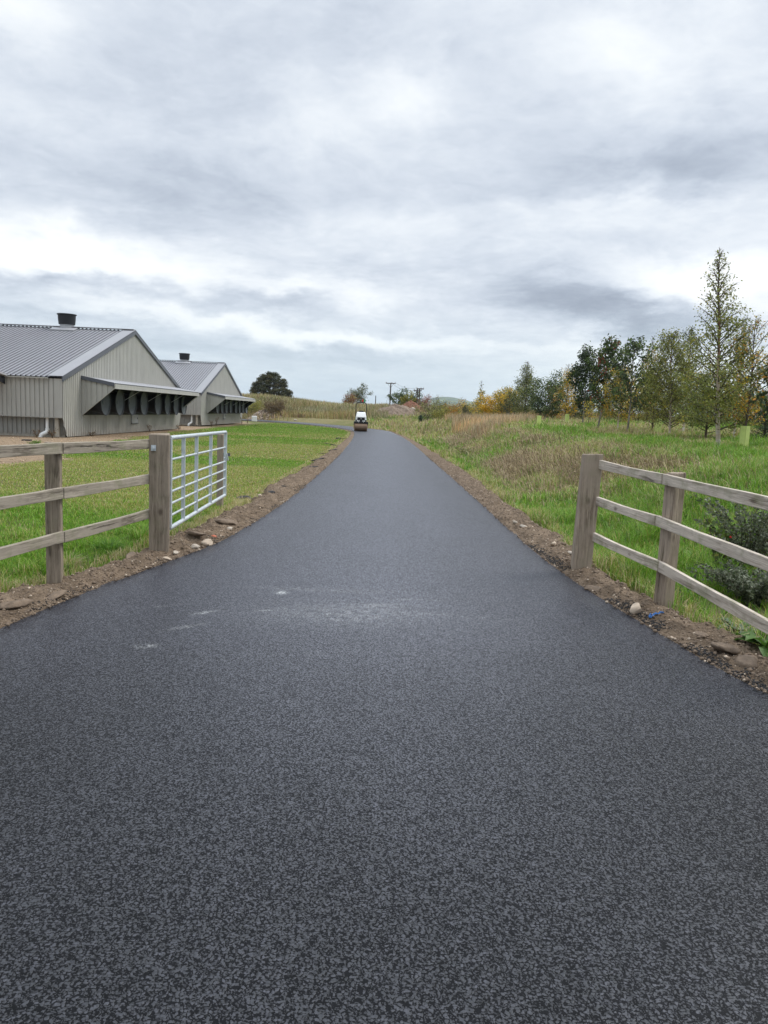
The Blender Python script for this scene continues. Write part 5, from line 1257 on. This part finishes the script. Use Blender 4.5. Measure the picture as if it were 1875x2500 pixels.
# plants beside the right fence
def leafy(name, label, cat, loc, stems, H_, spread_, leafsz, n_leaf, pal, wts_, aspect=.6, hang=.2, r_=.004, stem_mat=None, lean=(0, 0)):
    root = empty(name, loc, 0, label, cat); paths, P, C_ = [], [], []; pal = np.array(pal)
    for i in range(stems):
        a = random.uniform(0, 6.28); s = np.linspace(0, 1, 8); hh = H_ * random.uniform(.6, 1.05); sp = spread_ * random.uniform(.3, 1)
        p = np.stack([lean[0] * s ** 1.5 * hh + sp * math.cos(a) * s ** 1.4 + .02 * np.sin(s * 9 + i), lean[1] * s * hh + sp * math.sin(a) * s ** 1.4, hh * (s - .15 * s ** 3)], 1); paths.append((p, np.linspace(r_, r_ * .4, 8)))
        k = n_leaf // stems; u = .15 + .85 * rng.random(k) ** .8; q = np.stack([np.interp(u, s, p[:, c]) for c in range(3)], 1); P.append(q + rng.normal(0, leafsz * .45, (k, 3))); C_.append(pal[rng.choice(len(pal), k, p=np.array(wts_) / sum(wts_))] * rng.uniform(.75, 1.3, (k, 1)))
    V, F_ = tubes(paths, 5); np_mesh('stem', V, [F_], stem_mat or m_bark, root, smooth=True)
    P = np.concatenate(P); P[:, 2] = np.maximum(P[:, 2], .02)
    LV, LF, LC = leaves(P, leafsz, np.concatenate(C_), hang, aspect); np_mesh('foliage', LV, [LF], m_leaf, root, col=LC)
def spot(px, py, dz_=0.05):
    p = on_ground(px, py, dz_); 
    for _ in range(4): p = on_ground(px, py, T(p[0], p[1]) + .0)
    return (p[0], p[1], ground_z(p[0], p[1]) - .01)
GG = (.135, .155, .095); GG2 = (.07, .09, .05); GG3 = (.22, .235, .165)
s0 = spot(1752, 1418)
leafy('dogwood_shrub', 'young shrub with large green leaves and dark stems behind the second right post', 'shrub', s0, 9, .78, .26, .075, 150, ((.10, .15, .03), (.07, .11, .025), (.15, .15, .03)), (.5, .35, .15), .7, .3, .006, None, (-.12, 0))
s1 = spot(1835, 1420)
leafy('cotoneaster_bush', 'dark grey-leaved small leaved bush with upright stems behind the right rails', 'shrub', (s1[0] - .02, s1[1] + .1, s1[2]), 48, 1.05, .70, .038, 5200, (GG, GG2, GG3, OLD), (.4, .35, .15, .1), .6, .1, .0045)
s2 = spot(1838, 1478)
leafy('cotoneaster_bush', 'low dense dark bush under the lower right rail at the picture edge', 'shrub', (s2[0], s2[1], s2[2] - .02), 64, .44, .60, .036, 5200, (GG, GG2, GG3), (.4, .45, .15), .6, .1, .004)
p = at(1784, 1311, s1[1]); mb = MB(); mb.lathe([(0, -.014), (.012, -.008), (.014, .0), (.010, .009), (0, .012)], (0, 0, 0), n=10); o = mb.build('red_hip', plain('red_berry', (.6, .02, .015), .35), smooth=True, loc=tuple(p)); tag(o, 'single bright red hip among the dark bush leaves', 'berry')
def rosette(label, px, py, n, L_, wd, col, name='dock_plant', up=.5):
    l = spot(px, py); V, F_, C_ = [], [], []
    for i in range(n):
        a = i * 2.4 + random.uniform(-.3, .3); s = np.linspace(0, 1, 6); ll = L_ * random.uniform(.6, 1.1); e = up * random.uniform(.5, 1.3)
        rr = ll * s * math.cos(e * .8); zz = ll * (np.sin(e) * s - .55 * s ** 2.2); w_ = wd * np.array([.12, .55, .95, 1.0, .7, .03]) / 2 * ll / L_
        c0 = np.stack([rr * math.cos(a), rr * math.sin(a), zz + .03], 1); sd_ = np.array([-math.sin(a), math.cos(a), .0]); b0 = len(V) * 0 + sum(len(q) for q in V)
        rip = .012 * np.sin(np.arange(6) * 2.1 + i)
        V.append(np.concatenate([c0 - sd_ * w_[:, None] + [0, 0, .012] + rip[:, None] * [0, 0, 1], c0, c0 + sd_ * w_[:, None] + [0, 0, .012] - rip[:, None] * [0, 0, 1]]))
        for k in range(5): F_ += [[b0 + k, b0 + k + 1, b0 + 7 + k, b0 + 6 + k], [b0 + 6 + k, b0 + 7 + k, b0 + 13 + k, b0 + 12 + k]]
        C_.append(np.tile(np.array(col) * random.uniform(.75, 1.25), (18, 1)))
    o = np_mesh(name, np.concatenate(V), [np.array(F_)], m_leaf, col=np.concatenate(C_), smooth=True); o.location = l; tag(o, label, 'weed')
rosette('broad leaved green weed on the verge at the foot of the second right post', 1652, 1448, 11, .22, .08, (.09, .15, .06))
rosette('grey green lobed thistle under the lowest right rail', 1795, 1545, 16, .26, .085, (.11, .15, .09), 'thistle', .7)
rosette('grey green thistle at the picture edge beside the lobed one', 1845, 1568, 16, .28, .09, (.10, .14, .08), 'thistle', .7)
rosette('glossy broad dock leaves low at the picture edge under the right fence', 1868, 1606, 11, .26, .11, (.07, .15, .02), up=.8)
rosette('low broad leaved plantain at the lawn edge behind the thinner left post', 160, 1392, 8, .09, .035, (.10, .18, .04), 'plantain')
# tussocks at the lawn edge
def tussock(label, px, py, n, h, cols, wts_):
    l = spot(px, py); a = rng.uniform(0, 6.28, n); r_ = .10 * rng.random(n) ** .6
    P = np.stack([r_ * np.cos(a), r_ * np.sin(a), 0 * a], 1); c = pick(n, cols, wts_)
    o = blades('grass_tussock', P, h * rng.uniform(.5, 1.2, n), np.full(n, .005), np.clip(rng.normal(.75, .15, n), .2, .97), c, c * 1.1, label, 'grass', az=a + rng.normal(0, .4, n)); o.location = l
    del o['kind']
tussock('dark green grass tussock at the lawn edge left of the left gate post', 262, 1352, 420, .22, [GR * .8, DK, GR2], [.5, .3, .2])
tussock('pale green grass tussock tight behind the left gate post', 345, 1322, 360, .26, [GR2, YG, GR], [.4, .3, .3])
tussock('straw coloured grass tussock beside the thinner left post', 165, 1388, 300, .2, [ST, YG, GR], [.5, .3, .2])
# withered weeds along the gables
for k, (px, py, Y, h, lab) in enumerate([(350, 1052, 43, .55, 'withered brown weed against the middle of the near shed gable'), (408, 1048, 49, .45, 'withered brown weed near the far corner of the near shed'), (528, 1040, 62.5, .9, 'tallest withered weed clump by the far shed gable'), (516, 1040, 61.5, .7, 'withered weed left of the tallest clump at the far shed'), (590, 1034, 74, .8, 'withered weed clump at the far end of the far shed gable'), (604, 1031, 78, .7, 'dry weed clump past the end of the far shed'), (128, 1066, 31.4, .5, 'brown weed stems beside the white pipe of the near shed'), (198, 1063, 34.5, .25, 'small red brown weed at the left foot of the near gable'), (90, 1062, 31.2, .4, 'thin dry weed at the foot of the near shed side wall')]):
    p = at(px, py, Y); x = p[0]
    if Y > 33 and Y < 51: x = max(x, -13.75)
    if 59.5 < Y < 77: x = max(x, -14.75)
    leafy('withered_weed', lab, 'weed', (x, Y, T(x, Y)), 7, h, .28, .06, 130, ((.16, .09, .05), (.24, .17, .09), (.09, .07, .04)), (.4, .3, .3), .5, .2, .006)
l = gpt_on(88, 1084, 26); leafy('green_weed', 'lone low green weed growing on the bare earth in front of the near shed', 'weed', l, 16, .22, .28, .05, 420, (tuple(GR), (.13, .16, .05)), (.6, .4), .5, .2, .004)
# pale flowering weed on the right verge
l = gpt_on(1132, 1098, 29); leafy('ragwort', 'dark leafy weed with pale seed heads low on the right bank', 'weed', (l[0], l[1], l[2]), 18, .5, .45, .06, 700, (OLD, OLV, (.45, .40, .25)), (.45, .35, .2), .5, .1, .005)

# ---------------------------------------------------------------- air between here and the hills
def build_haze():
    mb = MB(); mb.box((-100, 2300, 48), (9400, 5400, 106)); m = bpy.data.materials.new('haze_air'); m.use_nodes = True; t = NT(m.node_tree); t.n.clear()
    v = t.add('ShaderNodeVolumePrincipled'); v.inputs['Density'].default_value = HAZE; v.inputs['Color'].default_value = (.80, .90, 1.0, 1); v.inputs['Anisotropy'].default_value = .2
    o_ = t.add('ShaderNodeOutputMaterial'); t.l.new(v.outputs[0], o_.inputs['Volume'])
    o = mb.build('haze', m); tag(o, 'thin pale haze veiling the distant hills', 'haze', kind='stuff')
HAZE = .00010
build_haze()
